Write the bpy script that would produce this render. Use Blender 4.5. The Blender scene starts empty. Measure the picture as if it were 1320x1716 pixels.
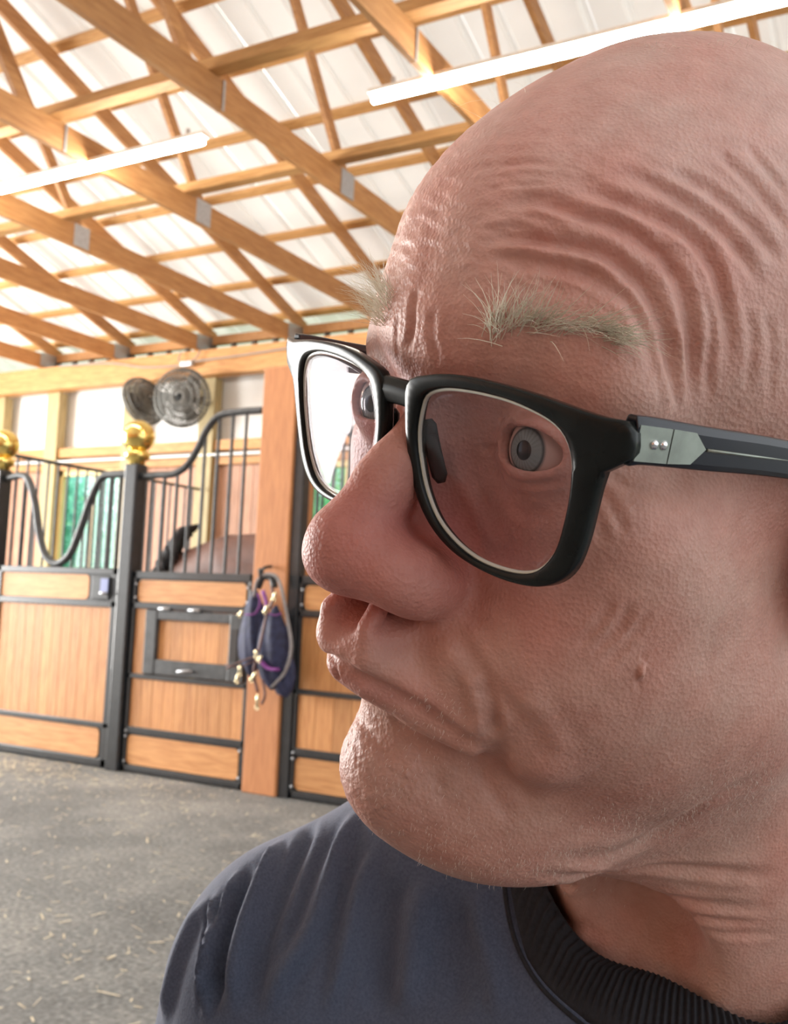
import bpy, bmesh, math, random
import numpy as np
random.seed(7); rng = np.random.default_rng(7)
f32 = np.float32
C = bpy.context.scene.collection
SC = bpy.context.scene
# ------------------------------------------------------------------ camera
PW, PH, FPX = 1320, 1716, 1682.56
YAW, PIT, ROL = .51559, .091596, .042942
def cam_axes():
    f = np.array([-math.sin(YAW)*math.cos(PIT), math.cos(YAW)*math.cos(PIT), math.sin(PIT)])
    r = np.cross(f, [0, 0, 1]); r /= np.linalg.norm(r); u = np.cross(r, f)
    c, s = math.cos(ROL), math.sin(ROL)
    return np.array([c*r+s*u, -s*r+c*u, f])
CM = cam_axes(); CO = np.array([0, 0, 1.3])
cd = bpy.data.cameras.new('camera'); cam = bpy.data.objects.new('camera', cd); C.objects.link(cam)
from mathutils import Matrix, Vector
Rm = Matrix(((CM[0][0], CM[1][0], -CM[2][0]), (CM[0][1], CM[1][1], -CM[2][1]), (CM[0][2], CM[1][2], -CM[2][2])))
cam.matrix_world = Matrix.Translation(CO.tolist()) @ Rm.to_4x4()
cd.sensor_fit = 'VERTICAL'; cd.sensor_height = 36; cd.lens = FPX/PH*36
cd.clip_start = .02; cd.clip_end = 200
cd.dof.use_dof = True; cd.dof.focus_distance = .27; cd.dof.aperture_fstop = 32
SC.camera = cam
SC.view_settings.view_transform = 'Standard'; SC.view_settings.look = 'None'
SC.view_settings.exposure = 0.78; SC.view_settings.gamma = 1; SC.view_settings.use_curve_mapping = False
# ------------------------------------------------------------------ world and lamps
wd = bpy.data.worlds.new('world'); SC.world = wd; wd.use_nodes = True
bg = wd.node_tree.nodes['Background']; bg.inputs[0].default_value = (.93, .97, 1, 1); bg.inputs[1].default_value = 1.15
def area(name, loc, target, sx, sy, power, col):
    l = bpy.data.lights.new(name, 'AREA'); l.shape = 'RECTANGLE'; l.size = sx; l.size_y = sy; l.energy = power; l.color = col
    o = bpy.data.objects.new(name, l); C.objects.link(o); o.location = loc
    o.rotation_euler = (Vector(target)-Vector(loc)).to_track_quat('-Z', 'Y').to_euler(); return o
area('barn_door_daylight', (-13.5, 3.0, 2.3), (-4, 3.0, 1.2), 6, 4.4, 1150, (1, .97, .92))
sl = bpy.data.lights.new('sun', 'SUN'); sl.energy = 2.2; sl.angle = math.radians(2); sl.color = (1, .95, .86)
so = bpy.data.objects.new('sun', sl); C.objects.link(so); so.location = (0, 0, 20)
so.rotation_euler = Vector((.35, -.75, -.62)).to_track_quat('-Z', 'Y').to_euler()

# ------------------------------------------------------------------ helpers
def ray(x, y): return CM.T @ np.array([(x-PW/2)/FPX, -(y-PH/2)/FPX, 1.0])
def at(x, y, ax, val):                       # the point of a world plane (axis = val) seen in direction x, y
    d = ray(x, y); return CO + (val-CO[ax])/d[ax]*d
def cam2w(P): return np.asarray(P) @ CM + CO
def tag(o, label=None, cat=None, group=None, kind=None):
    for k, v in (('label', label), ('category', cat), ('group', group), ('kind', kind)):
        if v: o[k] = v
    return o
def empty(name, loc=(0, 0, 0), label=None, cat=None, group=None, kind=None):
    o = bpy.data.objects.new(name, None); o.empty_display_size = .1; C.objects.link(o); o.location = loc
    bpy.context.view_layer.update()
    return tag(o, label, cat, group, kind)
def link(name, me, mat=None, parent=None):
    o = bpy.data.objects.new(name, me); C.objects.link(o)
    if mat is not None and not me.materials: me.materials.append(mat)
    if parent is not None:
        o.parent = parent
        root = parent; off = Vector((0, 0, 0))
        while root is not None: off += root.location; root = root.parent
        o.location = -off
    return o
class MB:
    def __init__(s): s.v = []; s.f = []
    def add(s, v, f):
        b = len(s.v); s.v += [tuple(map(float, p)) for p in v]; s.f += [tuple(i+b for i in q) for q in f]; return s
    def box(s, x0, x1, y0, y1, z0, z1):
        return s.add([(x0, y0, z0), (x1, y0, z0), (x1, y1, z0), (x0, y1, z0), (x0, y0, z1), (x1, y0, z1), (x1, y1, z1), (x0, y1, z1)],
                     [(0, 3, 2, 1), (4, 5, 6, 7), (0, 1, 5, 4), (1, 2, 6, 5), (2, 3, 7, 6), (3, 0, 4, 7)])
    def beam(s, a, b, w, h, side=(1, 0, 0)):      # board from a to b: w along side, h across
        a = np.array(a, float); b = np.array(b, float); d = b-a; d /= np.linalg.norm(d)
        sd = np.array(side, float); sd -= d*(sd@d); sd /= np.linalg.norm(sd); u = np.cross(sd, d)
        v = []
        for p in (a, b):
            for i, j in ((-1, -1), (1, -1), (1, 1), (-1, 1)): v.append(p+sd*w/2*i+u*h/2*j)
        return s.add(v, [(0, 3, 2, 1), (4, 5, 6, 7), (0, 1, 5, 4), (1, 2, 6, 5), (2, 3, 7, 6), (3, 0, 4, 7)])
    def tube(s, pts, r, n=8, caps=True, flat=None):
        P = np.array(pts, float); m = len(P); r = np.broadcast_to(np.array(r, float), (m,))
        T = np.gradient(P, axis=0); T /= np.maximum(np.linalg.norm(T, axis=1, keepdims=True), 1e-9)
        up = np.array([0, 0, 1.]) if abs(T[0][2]) < .9 else np.array([0, 1., 0])
        N = np.cross(T[0], up); N /= np.linalg.norm(N); v = []
        for i in range(m):
            N = N-T[i]*(N@T[i]); N /= np.linalg.norm(N); B = np.cross(T[i], N)
            for k in range(n):
                a = 2*math.pi*k/n; e = 1 if flat is None else flat
                v.append(P[i]+r[i]*(math.cos(a)*N+e*math.sin(a)*B))
        f = [(i*n+k, i*n+(k+1) % n, (i+1)*n+(k+1) % n, (i+1)*n+k) for i in range(m-1) for k in range(n)]
        if caps: f += [tuple(range(n))[::-1], tuple((m-1)*n+k for k in range(n))]
        return s.add(v, f)
    def lathe(s, c, prof, n=20, ax=2):
        v = []; f = []; m = len(prof)
        for r, z in prof:
            for k in range(n):
                a = 2*math.pi*k/n; p = [r*math.cos(a), r*math.sin(a), z]
                if ax == 1: p = [p[0], z, p[1]]
                if ax == 0: p = [z, p[0], p[1]]
                v.append((c[0]+p[0], c[1]+p[1], c[2]+p[2]))
        f = [(i*n+k, i*n+(k+1) % n, (i+1)*n+(k+1) % n, (i+1)*n+k) for i in range(m-1) for k in range(n)]
        f += [tuple(range(n))[::-1], tuple((m-1)*n+k for k in range(n))]
        return s.add(v, f)
    def prism(s, pts, y0, y1):                   # polygon in x, z pulled from y0 to y1
        n = len(pts); v = [(x, y0, z) for x, z in pts]+[(x, y1, z) for x, z in pts]
        return s.add(v, [tuple(range(n)), tuple(range(2*n-1, n-1, -1))]+[(i, i+n, (i+1) % n+n, (i+1) % n) for i in range(n)])
    def mesh(s, name, smooth=False):
        me = bpy.data.meshes.new(name); me.from_pydata(s.v, [], s.f); me.update()
        bm = bmesh.new(); bm.from_mesh(me); bmesh.ops.recalc_face_normals(bm, faces=bm.faces); bm.to_mesh(me); bm.free()
        if smooth:
            for p in me.polygons: p.use_smooth = True
        return me
    def build(s, name, mat, parent=None, smooth=False): return link(name, s.mesh(name, smooth), mat, parent)
def bevel(o, w=.004, seg=2):
    m = o.modifiers.new('bevel', 'BEVEL'); m.width = w; m.segments = seg; m.limit_method = 'ANGLE'; m.angle_limit = .6; return o
def spl(pts, n=8, closed=False):                # Catmull-Rom
    P = [np.array(p, float) for p in pts]; out = []; m = len(P)
    rngi = range(m) if closed else range(m-1)
    for i in rngi:
        p0 = P[(i-1) % m] if closed or i > 0 else 2*P[0]-P[1]; p1 = P[i]; p2 = P[(i+1) % m]
        p3 = P[(i+2) % m] if closed or i+2 < m else 2*P[-1]-P[-2]
        for k in range(n):
            t = k/n; out.append(.5*((2*p1)+(-p0+p2)*t+(2*p0-5*p1+4*p2-p3)*t*t+(-p0+3*p1-3*p2+p3)*t**3))
    if not closed: out.append(P[-1])
    return np.array(out)
# ------------------------------------------------------------------ materials
def newmat(name):
    m = bpy.data.materials.new(name); m.use_nodes = True; nt = m.node_tree
    return m, nt, nt.nodes['Principled BSDF']
def nd(nt, t, **k):
    n = nt.nodes.new(t)
    for a, v in k.items(): setattr(n, a, v)
    return n
def ramp(nt, stops):
    r = nt.nodes.new('ShaderNodeValToRGB'); e = r.color_ramp.elements
    e[0].position = stops[0][0]; e[0].color = (*stops[0][1], 1); e[1].position = stops[-1][0]; e[1].color = (*stops[-1][1], 1)
    for p, c in stops[1:-1]: x = e.new(p); x.color = (*c, 1)
    return r
def plain(name, col, rough=.5, metal=0, noise=0, scale=30, bump=0, spec=.5, coat=0):
    m, nt, b = newmat(name); b.inputs['Roughness'].default_value = rough; b.inputs['Metallic'].default_value = metal
    b.inputs['Specular IOR Level'].default_value = spec; b.inputs['Coat Weight'].default_value = coat
    tc = nd(nt, 'ShaderNodeTexCoord'); n = nd(nt, 'ShaderNodeTexNoise'); n.inputs['Scale'].default_value = scale; n.inputs['Detail'].default_value = 5
    nt.links.new(tc.outputs['Object'], n.inputs['Vector'])
    c = np.array(col); r = ramp(nt, [(.3, tuple(c*(1-noise))), (.7, tuple(np.minimum(c*(1+noise), 1)))])
    nt.links.new(n.outputs['Fac'], r.inputs['Fac']); nt.links.new(r.outputs['Color'], b.inputs['Base Color'])
    if bump:
        bp = nd(nt, 'ShaderNodeBump'); bp.inputs['Strength'].default_value = bump; bp.inputs['Distance'].default_value = .01
        nt.links.new(n.outputs['Fac'], bp.inputs['Height']); nt.links.new(bp.outputs['Normal'], b.inputs['Normal'])
    return m
def wood(name, c0, c1, stretch=(8, 8, 1), rough=.6, knots=True):
    m, nt, b = newmat(name); b.inputs['Roughness'].default_value = rough
    tc = nd(nt, 'ShaderNodeTexCoord'); oi = nd(nt, 'ShaderNodeObjectInfo'); mp = nd(nt, 'ShaderNodeMapping'); mp.inputs['Scale'].default_value = stretch
    ad = nd(nt, 'ShaderNodeVectorMath', operation='ADD'); sc = nd(nt, 'ShaderNodeMath', operation='MULTIPLY'); sc.inputs[1].default_value = 37
    nt.links.new(oi.outputs['Random'], sc.inputs[0]); nt.links.new(tc.outputs['Object'], ad.inputs[0]); nt.links.new(sc.outputs[0], ad.inputs[1])
    nt.links.new(ad.outputs[0], mp.inputs['Vector'])
    n = nd(nt, 'ShaderNodeTexNoise'); n.inputs['Scale'].default_value = 5; n.inputs['Detail'].default_value = 8; n.inputs['Distortion'].default_value = .4
    nt.links.new(mp.outputs[0], n.inputs['Vector'])
    r = ramp(nt, [(.3, c0), (.5, tuple((np.array(c0)+np.array(c1))/2)), (.72, c1)]); nt.links.new(n.outputs['Fac'], r.inputs['Fac'])
    hs = nd(nt, 'ShaderNodeHueSaturation'); mr = nd(nt, 'ShaderNodeMapRange'); mr.inputs[3].default_value = .86; mr.inputs[4].default_value = 1.12
    nt.links.new(oi.outputs['Random'], mr.inputs[0]); nt.links.new(mr.outputs[0], hs.inputs['Value'])
    nt.links.new(r.outputs['Color'], hs.inputs['Color'])
    last = hs.outputs['Color']
    if knots:
        vo = nd(nt, 'ShaderNodeTexVoronoi'); vo.inputs['Scale'].default_value = 1.1
        m2 = nd(nt, 'ShaderNodeMapping'); m2.inputs['Scale'].default_value = tuple(1+.35*(s-1)/7*2 for s in stretch)
        nt.links.new(ad.outputs[0], m2.inputs['Vector']); nt.links.new(m2.outputs[0], vo.inputs['Vector'])
        kr = ramp(nt, [(.0, (.35, .25, .2)), (.06, (1, 1, 1))]); nt.links.new(vo.outputs['Distance'], kr.inputs['Fac'])
        mx = nd(nt, 'ShaderNodeMix', data_type='RGBA', blend_type='MULTIPLY'); mx.inputs[0].default_value = .8
        nt.links.new(last, mx.inputs[6]); nt.links.new(kr.outputs['Color'], mx.inputs[7]); last = mx.outputs[2]
    nt.links.new(last, b.inputs['Base Color'])
    bp = nd(nt, 'ShaderNodeBump'); bp.inputs['Strength'].default_value = .25; bp.inputs['Distance'].default_value = .004
    nt.links.new(n.outputs['Fac'], bp.inputs['Height']); nt.links.new(bp.outputs['Normal'], b.inputs['Normal'])
    return m
def emis(name, col, s):
    m, nt, b = newmat(name); b.inputs['Emission Color'].default_value = (*col, 1); b.inputs['Emission Strength'].default_value = s; b.inputs['Base Color'].default_value = (*col, 1); return m
M_truss = wood('truss_pine', (.42, .19, .065), (.62, .33, .13), (9, 1, 9))
M_purlin = wood('purlin_pine', (.52, .27, .09), (.72, .42, .17), (1, 9, 9))
M_beam = wood('beam_pine', (.42, .19, .06), (.62, .33, .12), (1, 9, 9))
M_col = wood('column_stain', (.45, .18, .07), (.6, .27, .11), (9, 9, 1))
M_stall = wood('stall_board_oak', (.52, .22, .075), (.72, .36, .14), (9, 9, 1), .5, False)
M_stallh = wood('stall_board_oak_flat', (.55, .24, .08), (.74, .38, .15), (1, 9, 9), .5, False)
M_wallb = wood('wall_plank_cedar', (.38, .2, .13), (.55, .3, .19), (9, 9, 1))
M_treated = wood('treated_post', (.33, .26, .12), (.48, .38, .19), (9, 9, 1))
M_white = plain('white_sheeting', (.82, .83, .82), .5, 0, .02, 3)
M_roof = plain('white_roof_sheet', (.86, .86, .84), .45, 0, .04, 2)
_nt = M_roof.node_tree; _t = nd(_nt, 'ShaderNodeBsdfTranslucent'); _t.inputs[0].default_value = (.9, .89, .86, 1); _x = nd(_nt, 'ShaderNodeMixShader'); _x.inputs[0].default_value = .15
_nt.links.new(_nt.nodes['Principled BSDF'].outputs[0], _x.inputs[1]); _nt.links.new(_t.outputs[0], _x.inputs[2]); _nt.links.new(_x.outputs[0], _nt.nodes['Material Output'].inputs[0])
M_iron = plain('black_iron', (.025, .028, .032), .32, .0, .2, 20, spec=.6, coat=.3)
M_irongrey = plain('worn_black_iron', (.07, .075, .08), .38, .2, .3, 14)
M_steel = plain('galvanised_plate', (.5, .52, .55), .4, .7, .15, 40)
M_brass = plain('polished_brass', (.9, .68, .22), .12, 1, .05, 6)
M_led = emis('led_tube', (1, .94, .84), 42)
M_ledbody = plain('tube_housing', (.9, .88, .82), .4)
M_fan = plain('fan_grille_metal', (.16, .16, .15), .45, .5, .2, 30)
# ================================================================== SETTING
def mat_floor():
    m, nt, b = newmat('rubber_mat_floor'); b.inputs['Roughness'].default_value = .75
    tc = nd(nt, 'ShaderNodeTexCoord')
    a = nd(nt, 'ShaderNodeTexNoise'); a.inputs['Scale'].default_value = 1.3; a.inputs['Detail'].default_value = 9; a.inputs['Roughness'].default_value = .65
    c = nd(nt, 'ShaderNodeTexNoise'); c.inputs['Scale'].default_value = 45; c.inputs['Detail'].default_value = 6
    for n in (a, c): nt.links.new(tc.outputs['Object'], n.inputs['Vector'])
    r = ramp(nt, [(.3, (.12, .127, .13)), (.5, (.2, .208, .21)), (.72, (.33, .33, .32))]); nt.links.new(a.outputs['Fac'], r.inputs['Fac'])
    r2 = ramp(nt, [(.35, (.6, .6, .6)), (.62, (1.15, 1.15, 1.12)), (.74, (1.9, 1.85, 1.6))]); nt.links.new(c.outputs['Fac'], r2.inputs['Fac'])
    mx = nd(nt, 'ShaderNodeMix', data_type='RGBA', blend_type='MULTIPLY'); mx.inputs[0].default_value = 1
    nt.links.new(r.outputs['Color'], mx.inputs[6]); nt.links.new(r2.outputs['Color'], mx.inputs[7]); nt.links.new(mx.outputs[2], b.inputs['Base Color'])
    bp = nd(nt, 'ShaderNodeBump'); bp.inputs['Strength'].default_value = .5; bp.inputs['Distance'].default_value = .01
    nt.links.new(c.outputs['Fac'], bp.inputs['Height']); nt.links.new(bp.outputs['Normal'], b.inputs['Normal'])
    return m
X0, X1 = -14.2, 6.0
tag(MB().box(X0, X1, -5, 9.4, -.12, 0).build('floor', mat_floor()), 'dark grey packed barn floor dusted with straw', None, None, 'structure')
M_grass = plain('meadow_grass', (.12, .22, .05), .9, 0, .4, 1.5, .3)
tag(MB().box(-70, 40, 9.45, 80, -.3, -.1).build('ground', M_grass), 'green meadow behind the barn', None, None, 'structure')
M_gravel = plain('yard_gravel', (.42, .39, .33), .9, 0, .3, 5, .3)
tag(MB().box(-70, 40, -50, -5.05, -.3, -.06).build('ground', M_gravel), 'pale gravel yard in front of the barn', None, None, 'structure')
# roof: ribbed sheets, each sheet a part
SL = .335; RY = 2.4
def roofz(y): return 4.64+SL*(9.26-y) if y >= RY else roofz(2*RY-y)
ceiling = empty('ceiling', (0, RY, roofz(RY)), 'white ribbed roof sheeting over the trusses', None, None, 'structure')
def sheet_mesh(ya, yb):
    prof = []
    for k in range(3):
        x = k*.3; prof += [(x, 0), (x+.225, 0), (x+.245, .028), (x+.28, .028)]
    prof.append((.9, 0)); v = []
    for y in (ya, yb):
        for x, z in prof: v.append((x, y, roofz(y)+z))
    n = len(prof); mb = MB(); mb.add(v, [(i, i+1, n+i+1, n+i) for i in range(n-1)])
    me = mb.mesh('roof_panel'); me.materials.append(M_roof); return me
for ya, yb in ((RY, 10.1), (RY-7.4, RY)):
    me = sheet_mesh(ya, yb)
    for k in range(22):
        o = link('roof_panel', me, None, ceiling); o.location.x += X0+.2+.903*k
# purlins
py = [9.28, 8.68, 8.06, 7.43, 6.80, 6.17, 5.54, 4.9, 4.27, 3.64, 3.0, 2.5]
for i, y in enumerate(py):
    z = roofz(y)-.045-.003
    o = MB().beam((X0+.1, y, z), (X1-.2, y, z), .09, .04, (0, 1, -SL)).build('purlin', M_purlin)
    where = ['along the eave', 'second up from the eave', 'third up from the eave', 'fourth up from the eave', 'fifth up from the eave, over the middle webs', 'sixth up from the eave', 'seventh up from the eave',
             'eighth up from the eave', 'ninth up from the eave', 'tenth up from the eave', 'eleventh up from the eave', 'nearest the ridge'][i]
    tag(o, 'long pine purlin under the white roof, '+where, 'roof beam', 'purlins under the roof sheeting')
# trusses
TX = [-10.6, -9.27, -7.93, -6.6, -5.25, -3.9, -2.57, -1.2, .15, 1.5]
TL = ['farthest roof truss, at the left edge of the ceiling', 'second farthest roof truss, landing left of the vent dashes', 'roof truss landing between the two left groups of vent dashes',
      'roof truss landing above the two wall fans', 'roof truss whose plated joint sits left of the short bare chord', 'roof truss with the long foreground chord and a splice plate',
      'pale roof truss crossing just left of the right tube light', 'faint roof truss behind the right tube light', 'roof truss hidden mostly by the bald head', 'roof truss at the right edge above the head']
def tc_z(y): return roofz(y)-.075-.03-.068        # centre line of the top chord
for X, lab in zip(TX, TL):
    t = empty('roof_truss', (X, 9.2, 4.22), lab, 'roof truss', 'pine roof trusses')
    MB().beam((X, 9.36, 4.31), (X, 4.53, 4.33), .04, .19).build('bottom_chord', M_truss, t)
    MB().beam((X, 4.525, 4.33), (X, -4.6, 4.33), .04, .19).build('bottom_chord', M_truss, t)
    MB().beam((X, 9.36, tc_z(9.36)), (X, RY, tc_z(RY)), .04, .14).build('top_chord', M_truss, t)
    MB().beam((X, 2*RY-9.36, tc_z(9.36)), (X, RY, tc_z(RY)), .04, .14).build('top_chord', M_truss, t)
    for a, b in (((5.95, 4.36), (4.75, tc_z(4.75))), ((5.98, 4.36), (7.2, tc_z(7.2))), ((4.3, 4.4), (4.7, tc_z(4.7))), ((4.2, 4.4), (RY, tc_z(RY)-.02)), ((.6, 4.4), (RY, tc_z(RY)-.02)), ((-1.1, 4.4), (.1, tc_z(.1)))):
        if a[0] == 5.98 or a[0] == 4.3: continue
        MB().beam((X, a[0], a[1]), (X, b[0], b[1]), .038, .085).build('web', M_truss, t)
    for s in (-1, 1):
        x = X+s*.024
        MB().box(x-.003, x+.003, 5.86, 6.03, 4.24, 4.43).build('gusset_plate', M_steel, t)
        MB().box(x-.003, x+.003, 9.02, 9.3, 4.24, 4.42).build('gusset_plate', M_steel, t)
        MB().box(x-.003, x+.003, 4.515, 4.535, 4.235, 4.425).build('splice_edge', M_steel, t)
# lateral braces on the bottom chords
for y, lab in ((5.78, 'pine brace laid across the truss chords at the plated joints'), (4.43, 'pine brace laid across the truss chords beside the tube lights')):
    for a, b in zip(range(len(TX)-1), range(1, len(TX))):
        pass
    tag(MB().box(TX[0]-.3, X1-.3, y-.05, y+.05, 4.43, 4.5).build('lateral_brace', M_purlin), lab, 'roof beam', 'braces across the truss chords')
# header beam on the back wall
t = empty('header_beam', (-7, 9.2, 3.9), 'long pine header beam along the top of the back wall', 'beam')
MB().box(X0+.2, X1-.2, 9.05, 9.12, 3.98, 4.215).build('face_board', M_beam, t)
MB().box(X0+.2, X1-.2, 9.02, 9.2, 3.9, 3.975).build('bottom_board', M_beam, t)
# eave vents
M_vent = plain('dark_vent_frame', (.1, .09, .08), .7, 0, .2)
vl = ['ventilation slots in the eave at the far left', 'ventilation slots in the eave, second group from the left', 'ventilation slots in the eave, third group from the left', 'ventilation slots in the eave above the wall fans', 'ventilation slots in the eave beside the far eyebrow']
VX = TX+[2.8]
for i in range(5):
    a, b = TX[i]+.05, TX[i+1]-.05
    t = empty('eave_vent', ((a+b)/2, 9.3, 4.25), vl[i], 'vent', 'bright ventilation slots under the eave')
    MB().box(a, b, 9.26, 9.34, 4.235, 4.27).build('bottom_rail', M_beam, t)
    MB().box(a, b, 9.26, 9.34, 4.335, 4.44).build('top_rail', M_truss, t)
    n = 4
    for k in range(n+1):
        x = a+(b-a)*k/n; MB().box(x-.022, x+.022, 9.27, 9.33, 4.27, 4.335).build('divider', M_vent, t)
# back wall
wall = empty('wall_back', (-4, 9.3, 0), 'stall back wall of vertical planks with white sheeting above', None, None, 'structure')
PX = [-12.75, -11.5, -10.44, -9.05, -7.82, -6.55, -5.25, -3.95, -2.6, -1.2, .2, 1.6, 3.0, 4.4, 5.7]
WIN = [(-12.6, -11.42), (-10.33, -9.13), (-6.42, -5.38)]
for a, b in zip([X0]+PX, PX+[X1]):
    MB().box(a, b, 9.36, 9.39, 3.1, 4.235).build('white_panel', M_white, wall)
MB().box(X0, X1, 9.2, 9.34, 3.03, 3.15).build('girt', M_beam, wall)
MB().box(X0, X1, 9.14, 9.34, 2.955, 2.975).build('ledge', M_white, wall)
MB().box(X0, X1, 9.22, 9.34, 2.86, 2.95).build('girt', M_beam, wall)
MB().box(X0, X1, 9.342, 9.36, 2.84, 3.16).build('white_panel', M_white, wall)
wf = empty('wall_front_blocker', (-4, -5, 0), 'unseen plank wall added on the camera side to block light', None, None, 'structure')  # out of view, added to shut out light and darken the face
x = X0
me = MB().box(0, .242, -4.99, -4.94, 0, 4.3).mesh('plank'); me.materials.append(M_wallb)
while x < X1-.2: o = link('plank', me, None, wf); o.location.x += x; x += .25
pw = .19; x = X0; me_full = MB().box(0, pw-.008, 9.3, 9.34, 0, 2.86).mesh('plank'); me_full.materials.append(M_wallb)
me_low = MB().box(0, pw-.008, 9.3, 9.34, 0, 1.45).mesh('plank'); me_low.materials.append(M_wallb)
while x < X1-.1:
    inw = any(a-.02 < x+pw/2 < b+.02 for a, b in WIN)
    o = link('plank', me_low if inw else me_full, None, wall); o.location.x += x; x += pw
for x in PX:
    bevel(MB().box(x-.115, x+.115, 9.16, 9.3, 0, 3.9).build('wall_post', M_treated, wall))
M_frame = wood('window_trim_pine', (.65, .5, .2), (.8, .66, .32), (9, 9, 1), .5, False)
def mat_glass(name, tint, ior=1.45, rough=0.0, refl=1.0):
    m = bpy.data.materials.new(name); m.use_nodes = True; nt = m.node_tree; nt.nodes.clear()
    out = nd(nt, 'ShaderNodeOutputMaterial'); mx = nd(nt, 'ShaderNodeMixShader'); fr = nd(nt, 'ShaderNodeLayerWeight'); pw_ = nd(nt, 'ShaderNodeMath', operation='POWER'); pw_.inputs[1].default_value = 9; ml = nd(nt, 'ShaderNodeMath', operation='MULTIPLY_ADD'); f0 = ((ior-1)/(ior+1))**2; ml.inputs[1].default_value = 1-f0; ml.inputs[2].default_value = f0; nt.links.new(fr.outputs['Facing'], pw_.inputs[0]); nt.links.new(pw_.outputs[0], ml.inputs[0])
    tr = nd(nt, 'ShaderNodeBsdfTransparent'); tr.inputs[0].default_value = (*tint, 1); gl = nd(nt, 'ShaderNodeBsdfGlossy'); gl.inputs['Roughness'].default_value = rough
    gl.inputs[0].default_value = (refl, refl*.97, refl, 1)
    nt.links.new(ml.outputs[0], mx.inputs[0]); nt.links.new(tr.outputs[0], mx.inputs[1]); nt.links.new(gl.outputs[0], mx.inputs[2]); nt.links.new(mx.outputs[0], out.inputs[0]); return m
M_pane = mat_glass('window_glass', (.78, .97, .93), 1.45, 0, .5)
for i, (a, b) in enumerate(WIN):
    w = empty('window_%d' % (i+1), ((a+b)/2, 9.3, 1.5), ['stall window behind the left brass ball post', 'stall window with green trees behind the swooping rail', 'stall window glimpsed under the far lens of the glasses'][i], None, None, 'structure')
    fr = MB()
    for q in ((a-.02, a+.05, 1.45, 2.86), (b-.05, b+.02, 1.45, 2.86), (a, b, 1.45, 1.52), (a, b, 2.79, 2.86)): fr.box(q[0], q[1], 9.27, 9.36, q[2], q[3])
    fr.build('window_frame', M_frame, w)
    MB().box(a+.05, b-.05, 9.32, 9.326, 1.52, 2.79).build('pane', M_pane, w)
    m_ = (a+b)/2; MB().box(m_-.012, m_+.012, 9.305, 9.34, 1.52, 2.79).build('mullion', M_frame, w)
# tube lights
for i, (a, b) in enumerate(((-9.4, -7.0), (-6.75, -4.22), (-2.98, -.5), (.8, 3.2))):
    t = empty('tube_light', ((a+b)/2, 4.77, 4.2), ['LED tube light out beyond the left edge', 'glowing tube light under the trusses at the left edge', 'glowing tube light reaching over the bald head', 'tube light behind the head'][i], 'light', 'tube lights under the trusses')
    MB().box(a, b, 4.735, 4.805, 4.25, 4.275).build('housing', M_ledbody, t)
    MB().tube([(x, 4.77, 4.222) for x in np.linspace(a+.02, b-.02, 5)], .026, 10).build('diffuser_tube', M_led, t, True)
    for x in (a+.15, b-.15): MB().box(x-.01, x+.01, 4.76, 4.78, 4.275, 4.33).build('bracket', M_steel, t)
# ================================================================== STALL FRONTS (plane y = 5.6)
YF = 5.6
def rail(x0, x1, z0, z1, parent, name='rail', d=.03, mat=None): return bevel(MB().box(x0, x1, YF-d, YF+d, z0, z1).build(name, mat or M_iron, parent), .005)
def rboard(x0, x1, z0, z1, parent, name='board', r=.035):
    pts = []
    for cx, cz, a0 in ((x1-r, z1-r, 0), (x0+r, z1-r, 90), (x0+r, z0+r, 180), (x1-r, z0+r, 270)):
        for k in range(4): a = math.radians(a0+30*k); pts.append((cx+r*math.cos(a), cz+r*math.sin(a)))
    return MB().prism(pts, YF-.018, YF+.018).build(name, M_stallh, parent)
def gusset(x0, x1, z0, z1, parent):   # black plate behind rounded board: the frame corners
    return MB().box(x0, x1, YF-.012, YF+.012, z0, z1).build('corner_plate', M_iron, parent)
def planks(x0, x1, z0, z1, parent, n, y=0):
    w = (x1-x0)/n; me = MB().box(0, w-.004, YF-.014+y, YF+.014+y, z0, z1).mesh('plank'); me.materials.append(M_stall)
    for k in range(n): o = link('plank', me, None, parent); o.location.x += x0+k*w
def bolts(pts, parent):
    for x, z in pts: MB().lathe((x, YF-.034, z), [(.001, -.006), (.009, -.004), (.011, .004)], 8, 1).build('bolt', M_steel, parent, True)
def bars(pts, z0, zt, parent, r=.0125):
    for x in pts: MB().tube([(x, YF, z0), (x, YF, zt(x))], r, 8, False).build('bar', M_irongrey, parent, True)
def toprail(pts, parent, r=.027, name='curved_rail'):
    return MB().tube(spl([(x, YF, z) for x, z in pts], 6), r, 10).build(name, M_irongrey, parent, True)
def zcurve(pts):
    c = spl([(x, 0, z) for x, z in pts], 12); return lambda x: float(np.interp(x, c[:, 0], c[:, 2]))
# posts with brass balls
for x, lab in ((-5.43, 'black iron stall post topped by a brass ball'), (-6.93, 'brass ball topped stall post at the left edge')):
    t = empty('stall_post', (x, YF, 0), lab, 'post', 'brass topped stall posts')
    bevel(MB().box(x-.062, x+.062, YF-.062, YF+.062, 0, 2.27).build('post', M_iron, t), .012, 3)
    MB().lathe((x, YF, 0), [(.05, 2.262), (.062, 2.275), (.066, 2.3), (.09, 2.31), (.1, 2.34), (.09, 2.368), (.05, 2.376), (.045, 2.385), (.09, 2.4)], 24).build('collar', M_brass, t, True)
    MB().lathe((x, YF, 2.485), [(max(.001, .125*math.sin(a)), -.125*math.cos(a)) for a in np.linspace(0, math.pi, 17)], 28).build('brass_ball', M_brass, t, True)
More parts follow.
